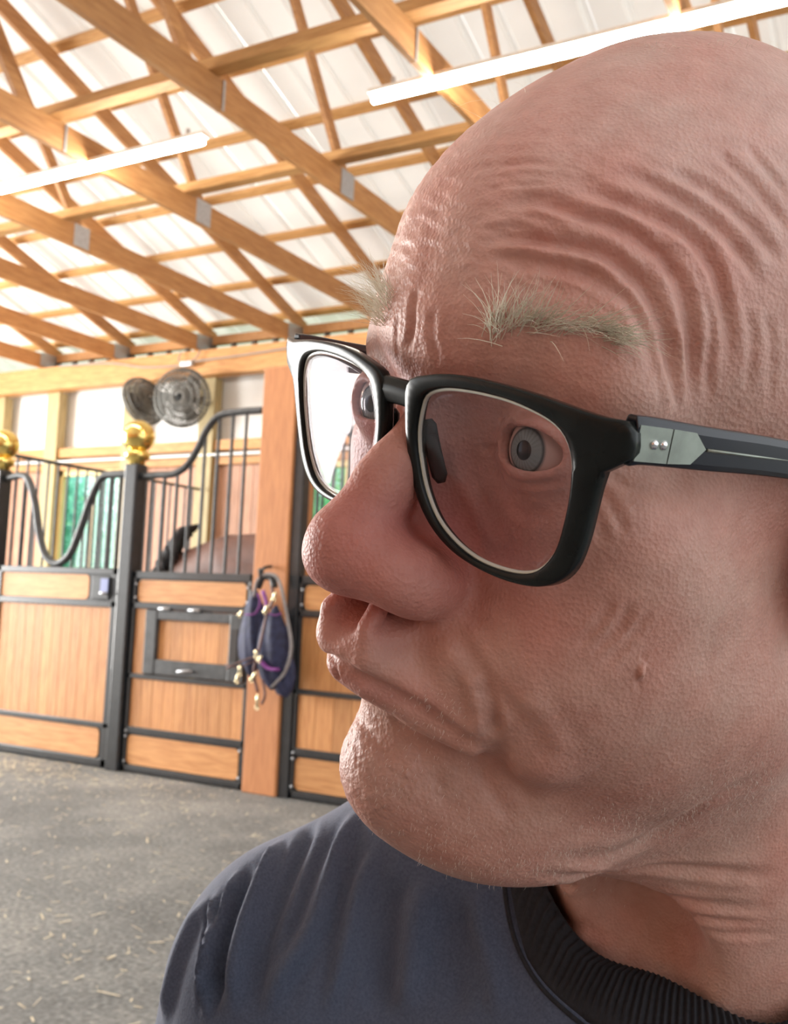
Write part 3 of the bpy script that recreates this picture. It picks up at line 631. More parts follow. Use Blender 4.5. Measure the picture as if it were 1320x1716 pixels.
HRES=1.1
CAMH = -RH.T@TH*1000
def h2w(P): return cam2w(np.asarray(P, float)/1000@RH.T+TH)          # head millimetres -> world
def b2w(P): return cam2w(np.asarray(P, float)/1000@RB.T+BO)          # body millimetres -> world
def hray(px, py):
    d = RH.T@np.array([(px-PW/2)/FPX, -(py-PH/2)/FPX, 1.]); return d/np.linalg.norm(d)
def bray(px, py):
    d = RB.T@np.array([(px-PW/2)/FPX, -(py-PH/2)/FPX, 1.]); return d/np.linalg.norm(d)
CAMB = -RB.T@BO*1000
def trace(fn, O, pts, rf, t0=120.):
    D = np.array([rf(*p) for p in pts], f32); t = np.full(len(D), t0, f32)
    for _ in range(90): t += .7*fn((O+t[:, None]*D).astype(f32))
    P = (O+t[:, None]*D); return P[t < 700]
def nets(fn, lo, hi, h, newton=2):
    lo = np.array(lo, float); n = np.ceil((np.array(hi)-lo)/h).astype(int); B = 8
    nb = -(-n//B); n = nb*B
    D = np.empty(n+1, f32)
    cx = [lo[k]+h*(np.arange(nb[k])*B+B/2) for k in range(3)]
    G = np.stack(np.meshgrid(*cx, indexing='ij'), -1); dc = fn(G.reshape(-1, 3)).reshape(nb)
    D[:] = 50
    rep = np.repeat(np.repeat(np.repeat(np.sign(dc), B, 0), B, 1), B, 2)*50; D[:-1, :-1, :-1] = rep
    near = np.argwhere(np.abs(dc) < B*h*1.05+3)
    o = np.arange(B+1)*h; L = np.stack(np.meshgrid(o, o, o, indexing='ij'), -1).reshape(-1, 3)
    for i in range(0, len(near), 400):
        blk = near[i:i+400]; P = (lo+blk*B*h)[:, None, :]+L[None]; d = fn(P.reshape(-1, 3).astype(f32)).reshape(len(blk), B+1, B+1, B+1)
        for q, (a, b, c) in enumerate(blk): D[a*B:a*B+B+1, b*B:b*B+B+1, c*B:c*B+B+1] = d[q]
    S = D < 0; m = n
    cnt = np.zeros(m, np.int8); acc = np.zeros(tuple(m)+(3,), f32); ec = np.zeros(m, f32)
    for dx in (0, 1):
        for dy in (0, 1):
            for dz in (0, 1): cnt += S[dx:dx+m[0], dy:dy+m[1], dz:dz+m[2]]
    act = (cnt > 0) & (cnt < 8); idx = np.full(m, -1, np.int64); ai = np.argwhere(act); idx[act] = np.arange(len(ai))
    V_ = np.zeros((len(ai), 3)); W_ = np.zeros(len(ai))
    cor = np.array([(a, b, c) for a in (0, 1) for b in (0, 1) for c in (0, 1)])
    for p in range(8):
        for k in range(3):
            if cor[p][k]: continue
            q = cor[p].copy(); q[k] = 1
            A = D[tuple((ai+cor[p]).T)]; Bv = D[tuple((ai+q).T)]; cr = (A < 0) != (Bv < 0)
            t = np.where(cr, A/np.where(cr, A-Bv, 1), 0); pt = cor[p]+t[:, None]*(q-cor[p]); V_[cr] += pt[cr]; W_[cr] += 1
    V_ = lo+h*(ai+V_/W_[:, None])
    F_ = []
    for k in range(3):
        s0 = [slice(1, m[j]) for j in range(3)]; s0[k] = slice(0, m[k]); s1 = list(s0); s1[k] = slice(1, m[k]+1)
        A = S[tuple(s0)]; Bv = S[tuple(s1)]; c = np.argwhere(A != Bv); off = np.array([1, 1, 1]); off[k] = 0; c = c+off
        i, j = [(1, 2), (2, 0), (0, 1)][k]; ei = np.zeros(3, int); ej = np.zeros(3, int); ei[i] = 1; ej[j] = 1
        q = np.stack([idx[tuple((c-ei-ej).T)], idx[tuple((c-ej).T)], idx[tuple(c.T)], idx[tuple((c-ei).T)]], 1)
        inside = S[tuple(c.T)]; q[~inside] = q[~inside][:, ::-1]; F_.append(q)
    F_ = np.concatenate(F_); F_ = F_[(F_ >= 0).all(1)]
    V_ = V_.astype(f32)
    for _ in range(newton):
        d = fn(V_); g = np.stack([fn(V_+np.eye(3, dtype=f32)[k]*.3)-fn(V_-np.eye(3, dtype=f32)[k]*.3) for k in range(3)], 1)/.6
        gg = np.maximum((g*g).sum(1), .2); st = np.clip(d/gg, -h, h); V_ -= (st[:, None]*g*.9).astype(f32)
    return V_, F_
def quad_split(V_, F_):
    n = len(V_); e = np.stack([F_, np.roll(F_, -1, 1)], -1).reshape(-1, 2); es = np.sort(e, 1)
    key = es[:, 0]*np.int64(n)+es[:, 1]; u, inv = np.unique(key, return_inverse=True)
    mid = (V_[u//n]+V_[u % n])/2; inv = inv.reshape(-1, 4)+n; cen = V_[F_].mean(1); ci = np.arange(len(F_))+n+len(u)
    F2 = np.concatenate([np.stack([F_[:, k], inv[:, k], ci, inv[:, (k-1) % 4]], 1) for k in range(4)])
    return np.concatenate([V_, mid, cen]), F2
def smooth(V_, F_, it=1, lam=.5):
    n = len(V_); V_ = V_.astype(f32)
    for _ in range(it):
        acc = np.zeros((n, 3)); cnt = np.zeros(n)
        for k in range(4):
            a = F_[:, k]; b = F_[:, (k+1) % 4]
            for c in range(3): acc[:, c] += np.bincount(a, V_[b, c], n)+np.bincount(b, V_[a, c], n)
            cnt += np.bincount(a, minlength=n)+np.bincount(b, minlength=n)
        V_ = V_+(lam*(acc/np.maximum(cnt, 1)[:, None]-V_)).astype(f32)
    return V_
def vnormals(V_, F_):
    fn = np.cross(V_[F_[:, 2]]-V_[F_[:, 0]], V_[F_[:, 3]]-V_[F_[:, 1]]); N = np.zeros_like(V_, dtype=float)
    for c in range(3):
        for k in range(4): N[:, c] += np.bincount(F_[:, k], fn[:, c], len(V_))
    return N/np.maximum(np.linalg.norm(N, axis=1, keepdims=True), 1e-9)
def seg_dist(V_, P, taper=.25):
    # distance of each vertex to a polyline, with the arc position 0..1
    best = np.full(len(V_), 1e9, f32); par = np.zeros(len(V_), f32)
    L = np.concatenate([[0], np.cumsum(np.linalg.norm(np.diff(P, axis=0), axis=1))]); T_ = max(L[-1], 1e-6)
    for i in range(len(P)-1):
        a = P[i].astype(f32); ba = (P[i+1]-P[i]).astype(f32); pa = V_-a; h_ = np.clip(pa@ba/max(float(ba@ba), 1e-9), 0, 1)
        d = np.sqrt(((pa-h_[:, None]*ba)**2).sum(1)); u = d < best; best[u] = d[u]; par[u] = ((L[i]+h_*(L[i+1]-L[i]))/T_)[u]
    env = np.clip(np.minimum(par, 1-par)/taper, 0, 1); env = env*env*(3-2*env)
    return best, env
def mesh_np(name, V_, F_, smooth_=True):
    me = bpy.data.meshes.new(name); me.vertices.add(len(V_)); me.vertices.foreach_set('co', np.asarray(V_, f32).ravel())
    k = F_.shape[1]; me.loops.add(F_.size); me.loops.foreach_set('vertex_index', F_.astype(np.int32).ravel())
    me.polygons.add(len(F_)); me.polygons.foreach_set('loop_start', np.arange(0, F_.size, k, dtype=np.int32)); me.polygons.foreach_set('loop_total', np.full(len(F_), k, np.int32))
    me.polygons.foreach_set('use_smooth', np.full(len(F_), smooth_, bool)); me.update(calc_edges=True); me.validate(); return me
# ---- the head surface
def headbody(P):
    B = hd2body(P); d = su(head(P), torso(B)+14, 10)
    return ss(d, ell(B, HOL, (24, 20, 30)), 12)
HOL = (0, 0, -999)
HOL = tuple(float(q) for q in hd2body(trace(headbody, CAMH, [(1058, 1592)], hray))[0])
hv, hf = nets(headbody, (-92, -170, -230), (110, 135, 152), HRES)
# limit how far the neck runs down under the shirt
hv, hf = quad_split(hv, hf); hv = smooth(hv, hf, 1, .4)
hn = vnormals(hv, hf)
if (hn*(hv-np.array([0, 0, 20]))).sum(1).mean() < 0: hf = hf[:, ::-1]; hn = -hn
def cr(L): return [(600+.5455*a, 40+.5455*b) for a, b in L]
# (path, half width mm, depth mm; minus = groove)
ST = [
 (cr([(330,690),(400,662),(480,650),(600,672),(700,690),(780,722),(860,790),(905,860),(935,960),(960,1100),(975,1200)]), 2.0, -2.2),
 (cr([(330,740),(420,722),(560,725),(680,745),(770,790),(830,850),(872,920),(895,1000),(905,1120)]), 1.7, -1.5),
 (cr([(400,775),(500,752),(620,760),(740,810),(815,880)]), 1.3, -.8),
 (cr([(360,570),(480,545),(580,548),(680,590),(780,622),(880,680),(960,750),(1005,850),(1020,1000),(1020,1190)]), 1.9, -1.9),
 (cr([(420,610),(540,598),(660,625),(790,665),(880,725),(950,810)]), 1.3, -.8),
 (cr([(620,470),(700,500),(800,548),(900,590),(1000,640),(1070,710),(1110,800),(1135,950),(1130,1100)]), 1.9, -1.7),
 (cr([(760,455),(880,480),(980,535),(1090,610),(1180,710),(1250,830)]), 1.7, -1.4),
 (cr([(940,450),(1060,500),(1160,575),(1250,670),(1310,760)]), 1.7, -1.3),
 (cr([(1080,380),(1180,460),(1290,590),(1330,650)]), 1.6, -1.0),
 (cr([(1180,360),(1260,450),(1330,540)]), 1.4, -.7),
 (cr([(340,640),(460,620),(580,632),(700,660)]), 1.0, -.5),
 (cr([(380,505),(480,492),(600,500)]), 1.0, -.5), (cr([(420,440),(520,425),(640,440)]), 1.2, -.5),
 (cr([(195,800),(170,850),(165,940),(148,1010)]), 1.4, -.9), (cr([(235,860),(225,950),(250,1060)]), 1.4, -.6), (cr([(120,880),(115,960),(128,1040)]), 1.2, -.5),
 (cr([(1060,820),(1085,920),(1075,1050),(1080,1180)]), 1.3, -.7), (cr([(1190,860),(1210,980),(1190,1150)]), 1.4, -.5), (cr([(1250,860),(1270,1000),(1260,1180)]), 1.4, -.4),
 (cr([(905,870),(930,980),(950,1120),(955,1200)]), 1.6, 1.0), (cr([(985,900),(992,1020),(996,1190)]), 1.6, .9),
 (cr([(430,690),(600,708),(720,735),(800,800),(858,880)]), 1.7, 1.0), (cr([(520,575),(660,612),(780,645),(900,720),(975,820)]), 1.6, .9),
 (cr([(700,530),(830,580),(960,640),(1050,730)]), 1.6, .8),
 # lower face
 ([(792,1135),(812,1165),(824,1200),(822,1240)], 2.2, -1.6), ([(780,1120),(798,1160),(806,1205),(800,1235)], 2.6, 1.2),
 ([(735,1040),(770,1075),(800,1120),(840,1170),(880,1220)], 2.6, -1.0), ([(830,1230),(850,1300),(900,1360)], 3, -.9), ([(800,1265),(822,1320),(870,1380)], 2.5, -.7),
 ([(870,1150),(910,1200),(950,1270)], 3, .7),
 ([(985,1100),(1030,1060),(1065,1000)], 1.6, -.7), ([(1000,1120),(1050,1075),(1095,1020)], 1.4, -.5), ([(960,1090),(1000,1050),(1030,1000)], 1.6, -.5),
 ([(1066,1124),(1080,1124)], 2.0, 1.6),
 ([(845,800),(870,812),(910,812),(955,800)], 1.2, -.7), ([(840,842),(880,862),(930,860)], 1.8, -.7), ([(848,722),(868,700),(905,700),(945,718)], 1.0, -.9), ([(838,748),(820,752),(800,750)], 1.2, -.6),
 ([(750,720),(770,800),(810,880),(850,935)], 3.0, .9), ([(1000,815),(1030,860),(1050,900)], 1.6, -.6), ([(985,830),(1005,880),(1010,920)], 1.6, -.5), ([(1010,790),(1060,820),(1110,830)], 1.6, -.6),
 ([(590,1185),(620,1230),(660,1290)], 2.0, -.6), ([(640,1180),(700,1250),(740,1330),(790,1390)], 3, -.6),
 # under the jaw and neck
 ([(880,1440),(1000,1440),(1080,1410),(1180,1350),(1300,1290)], 4.0, -1.2), ([(860,1458),(960,1470),(1080,1455),(1200,1460),(1320,1470)], 2.5, -1.6),
 ([(900,1478),(1000,1500),(1120,1512),(1240,1520),(1320,1525)], 2.2, -1.6), ([(950,1505),(1060,1530),(1180,1545),(1300,1550)], 2.0, -1.4), ([(1000,1530),(1100,1556),(1220,1565),(1320,1565)], 1.8, -1.0),
 ([(905,1490),(950,1555),(1020,1610)], 3.0, 1.6), ([(1120,1560),(1135,1610),(1120,1660)], 3, 2.0), ([(560,1118),(575,1150),(588,1175)], 1.0, -.7),
]
def sculpt(V_, N_, cands, fn, O, rf, ST, cam):
    out = np.zeros(len(V_), f32); sub = np.nonzero(cands)[0]; Vs = V_[sub].astype(f32); acc = np.zeros(len(sub), f32)
    for path, w, dpt in ST:
        P = spl([(a, b, 0) for a, b in path], 4)[:, :2]; P = trace(fn, O, [tuple(q) for q in P], rf)
        if len(P) < 2: continue
        lo_ = P.min(0)-4*w; hi_ = P.max(0)+4*w; k = ((Vs > lo_) & (Vs < hi_)).all(1)
        if not k.any(): continue
        d, env = seg_dist(Vs[k], P); x = d/w
        acc[k] += (dpt*env*(np.exp(-x*x)-(.28*np.exp(-(x-1.7)**2*1.6)) if True else 0)).astype(f32)
    out[sub] = acc; return V_+N_*out[:, None]
ta = CAMH-hv; facing = ((hn*ta).sum(1)/np.linalg.norm(ta, axis=1)) > .05
hv = sculpt(hv, hn, facing, head, CAMH, hray, ST, CAMH).astype(f32)
# fine crumpled skin: stippled chin, forehead creases that follow the brow
def fbm(P, s, seed):
    r = np.random.default_rng(seed); o = np.zeros(len(P), f32)
    for k in range(14):
        d = r.normal(size=3); d /= np.linalg.norm(d); o += np.sin(P@(d*s*r.uniform(.6, 1.7)).astype(f32)+r.uniform(0, 6)).astype(f32)
    return o/14**.5
g = np.exp(-(((hv-np.array((2, 88, -80), f32))/np.array((22, 18, 17), f32))**2).sum(1)); hv = hv+hn*(g*(fbm(hv, 2.6, 3)*.16+fbm(hv, 1.2, 13)*.16))[:, None]
g = np.exp(-(((hv-np.array((10, 90, 75), f32))/np.array((60, 50, 28), f32))**2).sum(1)); hv = hv+hn*(g*(fbm(hv*np.array([.25, .25, 1.], f32), 2.0, 5)*.2+fbm(hv, 1.1, 6)*.05))[:, None]
hv = hv+hn*(fbm(hv, .25, 8)*.2)[:, None]
hn = vnormals(hv, hf)

person = empty('person', tuple(b2w((0, 0, -600))), 'bald man in dark glasses and a navy T-shirt, glancing left with lips pursed', 'person')
me = mesh_np('body', h2w(hv), hf[:, ::-1])
# pigment: redness, beard area, lips (skin tones), and top light painted on the dome
def gz(c, r): return np.exp(-(((hv-np.array(c, f32))/np.array(r, f32))**2).sum(1))
red = 1.3*gz((0, 106, -12), (20, 26, 24))+.55*gz((30, 84, -14), (26, 26, 18))+.55*gz((-30, 84, -14), (26, 26, 18))+.35*gz((0, 84, -86), (22, 20, 16))+.3*gz((0, 95, 35), (18, 20, 14))+.25*gz((20, 60, -70), (40, 40, 30))
lip = gz((4, 102, -51), (20, 12, 5.5))
brd = np.clip(gz((40, 40, -62), (40, 60, 22))+gz((0, 80, -80), (40, 40, 26))*.6+gz((0, 40, -105), (60, 60, 25))*.8, 0, 1)
pal_lit = np.clip(1.3*gz((10, 50, 110), (85, 90, 52)), 0, 1)  # paler bald dome, with the light from above painted into the colour
base = np.array([.53, .315, .255]); col = np.ones((len(hv), 1))*base
def mixc(w, c): global col; w = np.clip(w, 0, 1)[:, None]; col = col*(1-w)+np.array(c)*w
mixc(red*.95, (.46, .16, .135)); mixc(brd*.45, (.36, .235, .185)); mixc(lip*.55, (.40, .18, .16)); mixc(pal_lit*.85, (.70, .46, .41))
at_ = me.color_attributes.new('pigment_light', 'FLOAT_COLOR', 'POINT'); at_.data.foreach_set('color', np.concatenate([col, np.ones((len(hv), 1))], 1).astype(f32).ravel())
def mat_skin(name='skin', attr=True):
    m, nt, b = newmat(name); tc = nd(nt, 'ShaderNodeTexCoord')
    b.inputs['Roughness'].default_value = .5; b.inputs['Specular IOR Level'].default_value = .38
    b.inputs['Subsurface Weight'].default_value = .12; b.inputs['Subsurface Radius'].default_value = (1, .35, .2); b.inputs['Subsurface Scale'].default_value = .006
    n1 = nd(nt, 'ShaderNodeTexNoise'); n1.inputs['Scale'].default_value = 130; n1.inputs['Detail'].default_value = 6; n1.inputs['Roughness'].default_value = .6
    n2 = nd(nt, 'ShaderNodeTexNoise'); n2.inputs['Scale'].default_value = 38; n2.inputs['Detail'].default_value = 5
    vo = nd(nt, 'ShaderNodeTexVoronoi'); vo.inputs['Scale'].default_value = 900
    n3 = nd(nt, 'ShaderNodeTexNoise'); n3.inputs['Scale'].default_value = 520; n3.inputs['Detail'].default_value = 3
    for n in (n1, n2, vo, n3): nt.links.new(tc.outputs['Object'], n.inputs['Vector'])
    if attr: ca = nd(nt, 'ShaderNodeVertexColor', layer_name='pigment_light'); c0 = ca.outputs[0]
    else: ca = nd(nt, 'ShaderNodeRGB'); ca.outputs[0].default_value = (.56, .3, .215, 1); c0 = ca.outputs[0]
    r1 = ramp(nt, [(.3, (.86, .8, .78)), (.55, (1, 1, 1)), (.72, (1.1, 1.1, 1.1))]); nt.links.new(n1.outputs['Fac'], r1.inputs['Fac'])
    r2 = ramp(nt, [(.3, (1.05, .84, .82)), (.7, (1, 1.06, 1.08))]); nt.links.new(n2.outputs['Fac'], r2.inputs['Fac'])
    a = nd(nt, 'ShaderNodeMix', data_type='RGBA', blend_type='MULTIPLY'); a.inputs[0].default_value = .8; c = nd(nt, 'ShaderNodeMix', data_type='RGBA', blend_type='MULTIPLY'); c.inputs[0].default_value = .8
    nt.links.new(c0, a.inputs[6]); nt.links.new(r1.outputs['Color'], a.inputs[7]); nt.links.new(a.outputs[2], c.inputs[6]); nt.links.new(r2.outputs['Color'], c.inputs[7]); nt.links.new(c.outputs[2], b.inputs['Base Color'])
    b1 = nd(nt, 'ShaderNodeBump'); b1.inputs['Strength'].default_value = .35; b1.inputs['Distance'].default_value = .0006
    b2 = nd(nt, 'ShaderNodeBump'); b2.inputs['Strength'].default_value = .1; b2.inputs['Distance'].default_value = .0011
    b3 = nd(nt, 'ShaderNodeBump'); b3.inputs['Strength'].default_value = .5; b3.inputs['Distance'].default_value = .0005
    nt.links.new(vo.outputs['Distance'], b1.inputs['Height']); nt.links.new(n1.outputs['Fac'], b2.inputs['Height']); nt.links.new(n3.outputs['Fac'], b3.inputs['Height'])
    nt.links.new(b1.outputs[0], b2.inputs['Normal']); nt.links.new(b2.outputs[0], b3.inputs['Normal']); nt.links.new(b3.outputs[0], b.inputs['Normal'])
    return m
M_skin = mat_skin(); M_skin2 = mat_skin('skin_plain', False)

# ---- arms and hands resting on the thighs, trousers, boots, stool (below the frame)
def bj(p, r): return (tuple(b2w(p)), r/1000)
for s in (-1, 1):
    J = [bj((s*205, 10, -270), 44), bj((s*222, 40, -345), 38), bj((s*205, 150, -385), 31), bj((s*170, 265, -425), 23), bj((s*160, 300, -437), 22), bj((s*152, 345, -448), 19)]; E_ = [(0, 1), (1, 2), (2, 3), (3, 4), (4, 5)]
    for k, (dx, L) in enumerate(((-30, 62), (-11, 74), (9, 70), (28, 55))):
        b = len(J); J += [bj((s*(150-dx*.9), 375, -450), 9.5), bj((s*(148-dx*1.1), 375+L*.5, -452), 8.8), bj((s*(147-dx*1.15), 375+L*.8, -462), 8), bj((s*(147-dx*1.15), 375+L, -476), 7)]; E_ += [(5, b), (b, b+1), (b+1, b+2), (b+2, b+3)]
    b = len(J); J += [bj((s*128, 322, -446), 11), bj((s*112, 350, -452), 10), bj((s*106, 378, -460), 8)]; E_ += [(4, b), (b, b+1), (b+1, b+2)]
    skin_mesh('forearm', J, E_, M_skin2, person, 1)
M_jean = plain('dark_denim', (.03, .04, .07), .9, 0, .3, 60, .2); M_boot = plain('brown_boot', (.1, .05, .03), .6, 0, .2, 20)
J = [bj((0, -10, -520), 130), bj((0, 0, -430), 130)]; E_ = [(0, 1)]
for s in (-1, 1):
    b = len(J); J += [bj((s*95, 20, -545), 95), bj((s*130, 230, -560), 80), bj((s*150, 430, -560), 66), bj((s*150, 440, -650), 60), bj((s*150, 420, -850), 52), bj((s*150, 410, -1060), 48)]; E_ += [(0, b)]+[(b+i, b+i+1) for i in range(5)]
tag(skin_mesh('trousers', J, E_, M_jean, person, 1), 'dark trousers')
for s in (-1, 1):
    skin_mesh('boot', [bj((s*150, 400, -1050), 55), bj((s*150, 400, -1115), 50), bj((s*152, 470, -1120), 45), bj((s*155, 560, -1127), 38)], [(0, 1), (1, 2), (2, 3)], M_boot, person, 1)
sc_ = b2w((0, 0, -600)); hs = sc_[2]-.085
stool = empty('wooden_stool', (sc_[0], sc_[1], 0), 'round wooden stool the man sits on below the frame', 'stool')
bevel(MB().lathe((sc_[0], sc_[1], 0), [(.17, hs-.045), (.18, hs-.03), (.18, hs)], 28).build('seat', M_col, stool), .004)
for k in range(4):
    a = .78+k*math.pi/2; MB().tube([(sc_[0]+.12*math.cos(a), sc_[1]+.12*math.sin(a), hs-.04), (sc_[0]+.19*math.cos(a), sc_[1]+.19*math.sin(a), 0)], [.02, .018], 10).build('leg', M_col, stool, True)
    MB().tube([(sc_[0]+.165*math.cos(a), sc_[1]+.165*math.sin(a), .2), (sc_[0]+.165*math.cos(a+math.pi/2), sc_[1]+.165*math.sin(a+math.pi/2), .2)], .011, 8).build('rung', M_col, stool, True)

link('body', me, M_skin, person)
# ---- eyes
def mat_eye():
    m, nt, b = newmat('eyeball'); b.inputs['Roughness'].default_value = .06; b.inputs['Specular IOR Level'].default_value = .18
    ca = nd(nt, 'ShaderNodeVertexColor', layer_name='iris'); nt.links.new(ca.outputs[0], b.inputs['Base Color']); return m
M_eye = mat_eye()
def eyeball(s, gaze):
    c = np.array([33.8*s, 76.6, 21.8]); g = np.array(gaze, float); g /= np.linalg.norm(g)
    u = np.cross(g, [0, 0, 1.]); u /= np.linalg.norm(u); v = np.cross(u, g)
    th = np.concatenate([np.linspace(0, .62, 40), np.linspace(.66, math.pi, 40)]); ph = np.linspace(0, 2*math.pi, 73)[:-1]
    V_ = []; K = []
    for t in th:
        rr = 11.9
        for p in ph: V_.append(c+rr*(math.cos(t)*g+math.sin(t)*(math.cos(p)*u+math.sin(p)*v)))
        for p in ph:
            if t < .21: k = (.005, .005, .007)
            elif t < .50:
                f = .8+.2*math.sin(p*37)*math.sin(p*13+t*9); q = min(1, (t-.21)/.05); w = min(1, max(0, (.50-t)/.06)); k = (.2*f*w+.04, .25*f*w+.05, .25*f*w+.05)
                if t > .45: k = tuple(x*.75 for x in k)
            else:
                z = min(1, max(0, (t-.50)/.06)); k = tuple(a*(1-z)+b_*z for a, b_ in zip((.09, .1, .11), (.55, .42, .37)))
            K.append((*k, 1))
    n = 72; m_ = len(th); F_ = np.array([(i*n+k, i*n+(k+1) % n, (i+1)*n+(k+1) % n, (i+1)*n+k) for i in range(m_-1) for k in range(n)])
    e = mesh_np('eye', h2w(np.array(V_)), F_); a_ = e.color_attributes.new('iris', 'FLOAT_COLOR', 'POINT'); a_.data.foreach_set('color', np.array(K, f32)[:len(e.vertices)].ravel())
    return link('eye', e, M_eye, person)
eyeball(1, (.02, 1, -.01)); eyeball(-1, (.15, 1, -.03))
# ---- brows, stubble, stray hair: fine hairs
M_hair = plain('blond_grey_hair', (.95, .86, .68), .4, 0, .25, 300); M_stub = plain('white_stubble', (.8, .75, .68), .4)
def hairs(name, roots, dirs, lens, rad, mat, bend=.35, seg=5, jit=.25, kind='stuff', label=None):
    mb = MB()
    for P0, d, L in zip(roots, dirs, lens):
        d = d/np.linalg.norm(d); w = rng.normal(size=3); w -= d*(w@d); w /= np.linalg.norm(w); pts = []
        g = np.array([0, 0, -1.])*bend+w*jit
        for k in range(seg): t = k/(seg-1); pts.append(P0+d*L*t+g*L*t*t)
        mb.tube(h2w(np.array(pts)), np.array([rad*(1-.85*k/(seg-1)) for k in range(seg)])/1000, 3, False)
    return tag(mb.build(name, mat, person, True), label, None, None, kind)
def surf(pts): return trace(head, CAMH, pts, hray)
def nrm_at(P):
    P = P.astype(f32); g = np.stack([head(P+np.eye(3, dtype=f32)[k]*.5)-head(P-np.eye(3, dtype=f32)[k]*.5) for k in range(3)], 1); return g/np.linalg.norm(g, axis=1, keepdims=True)
def brow(path, n, spread, outer, lmin, lmax, label):
    c = spl([(a, b, 0) for a, b in path], 10)[:, :2]; t = rng.random(n)**.85*(len(c)-1); i = t.astype(int); p = c[i]+(c[np.minimum(i+1, len(c)-1)]-c[i])*(t-i)[:, None]
    p = p+rng.normal(0, 1, (n, 2))*np.array(spread); P0 = surf([tuple(q) for q in p]); N = nrm_at(P0); f = (t/(len(c)-1))[:len(P0)]
    d = np.stack([outer*(.15+1.0*f), .1-.5*f, .95-.75*f], 1)+rng.normal(0, .26, (len(P0), 3))+N*.5
    return hairs('eyebrow', P0-N*.5, d, rng.uniform(lmin, lmax, len(P0))*(1-.25*f), .13, M_hair, .12, label=label)
brow([(818, 572), (835, 552), (880, 545), (930, 548), (985, 548), (1040, 572)], 340, (7, 9), 1, 9, 20, 'bushy blond grey eyebrow')
P0 = np.stack([-rng.uniform(13, 32, 190), np.full(190, 140.), rng.uniform(44, 56, 190)], 1)
t_ = np.zeros(190, f32)
for _ in range(80): t_ += .7*head((P0+np.stack([0*t_, -t_, 0*t_], 1)).astype(f32))
P0[:, 1] -= t_; N = nrm_at(P0)
hairs('eyebrow', P0-N*.5, np.stack([-.25+rng.normal(0, .3, 190), .5+rng.normal(0, .25, 190), .8+rng.normal(0, .3, 190)], 1)+N*.3, rng.uniform(7, 15, 190), .11, M_hair, .1, label='eyebrow curling past the brow on the far side')
pts = []
for _ in range(900):
    u = rng.random(); cx = 700+600*u; cy = 1440-120*max(0, u-.35)/.65+rng.normal(0, 34); pts.append((cx, cy))
for _ in range(260): pts.append((rng.uniform(600, 800), rng.uniform(1150, 1400)))
P0 = surf(pts); N = nrm_at(P0); k = P0[:, 2] > -150; P0 = P0[k]; N = N[k]
hairs('stubble', P0-N*.2, N+np.array([0, .2, -.9])+rng.normal(0, .35, P0.shape), rng.uniform(.7, 1.7, len(P0)), .05, M_stub, .1, 3)
pts = [(812, 200), (840, 180), (862, 166), (1210, 78), (1225, 78), (1250, 80), (880, 155), (905, 140)]+[(q, 74+rng.uniform(0, 8)) for q in rng.uniform(900, 1318, 60)]
P0 = surf(pts); N = nrm_at(P0)
L_ = np.array([16, 20, 14, 9, 10, 8, 6, 5]+list(rng.uniform(1, 4, 60)))[:len(P0)]
hairs('stray_hair', P0-N*.3, N+rng.normal(0, .6, P0.shape), L_, .05, M_hair, .45, 6, .5)
# ================================================================== GLASSES
def gy(x, z): return 104.0-.00195*x*x+.2*(z-32)
def gp(x, z, off=0): return np.stack([x, gy(x, z)+off, z], -1)
def unproj(px, py):                 # pixel direction meets the curved front of the glasses
    d = hray(px, py); t = 150.
    for _ in range(60):
        P = CAMH+t*d
        e = P[1]-gy(P[0], P[2]); de = d[1]+.0039*P[0]*d[0]-.2*d[2]; t -= e/de
    P = CAMH+t*d; return P[0], P[2]
OUT = [(690, 641), (722, 629), (770, 628), (830, 640), (900, 660), (960, 681), (1010, 698), (1062, 712), (1060, 774), (1022, 782), (1008, 812), (998, 850), (984, 905), (966, 950), (942, 974), (908, 983), (862, 975), (810, 953), (765, 923), (732, 885), (710, 842), (697, 795), (690, 745), (687, 700)]
INN = [(708, 682), (718, 660), (748, 651), (795, 655), (850, 668), (895, 686), (932, 708), (953, 735), (963, 772), (962, 820), (953, 870), (938, 920), (915, 950), (888, 961), (850, 956), (805, 938), (766, 908), (735, 868), (716, 820), (706, 770), (702, 725)]
o2 = np.array([unproj(*p) for p in OUT]); i2 = np.array([unproj(*p) for p in INN]); lc = i2.mean(0)
def resamp(P, n=96):
    P = spl([(a, b, 0) for a, b in P], 10, True)[:, :2]; ang = np.arctan2(P[:, 1]-lc[1], P[:, 0]-lc[0]); o = np.argsort(ang); ang = ang[o]; P = P[o]
    th = np.linspace(-math.pi, math.pi, n, endpoint=False); a3 = np.concatenate([ang-2*math.pi, ang, ang+2*math.pi]); P3 = np.concatenate([P, P, P])
    return np.stack([np.interp(th, a3, P3[:, 0]), np.interp(th, a3, P3[:, 1])], 1)
RO = resamp(o2); RI = resamp(i2)
M_fr = plain('smoky_dark_acetate', (.012, .015, .015), .25, 0, .4, 60, spec=.2, coat=0)
M_fr.node_tree.nodes['Principled BSDF'].inputs['Transmission Weight'].default_value = .12
M_temple = plain('navy_black_acetate', (.006, .008, .016), .22, 0, .2, 60, spec=.4, coat=.2)
M_lens = mat_glass('coated_lens', (.985, .955, .98), 1.6, .0, .38); M_edge = plain('clear_lens_edge', (.62, .68, .6), .12, 0, .1, 60, spec=.7, coat=.5)
M_plate = plain('brushed_hinge_plaque', (.32, .36, .32), .35, .6, .15, 200); M_rivet = plain('silver_rivet', (.85, .87, .92), .15, 1)
gl = empty('eyeglasses', tuple(h2w((0, 104, 32))), 'dark acetate rectangular eyeglasses worn on the nose', 'glasses')
TK = 4.2
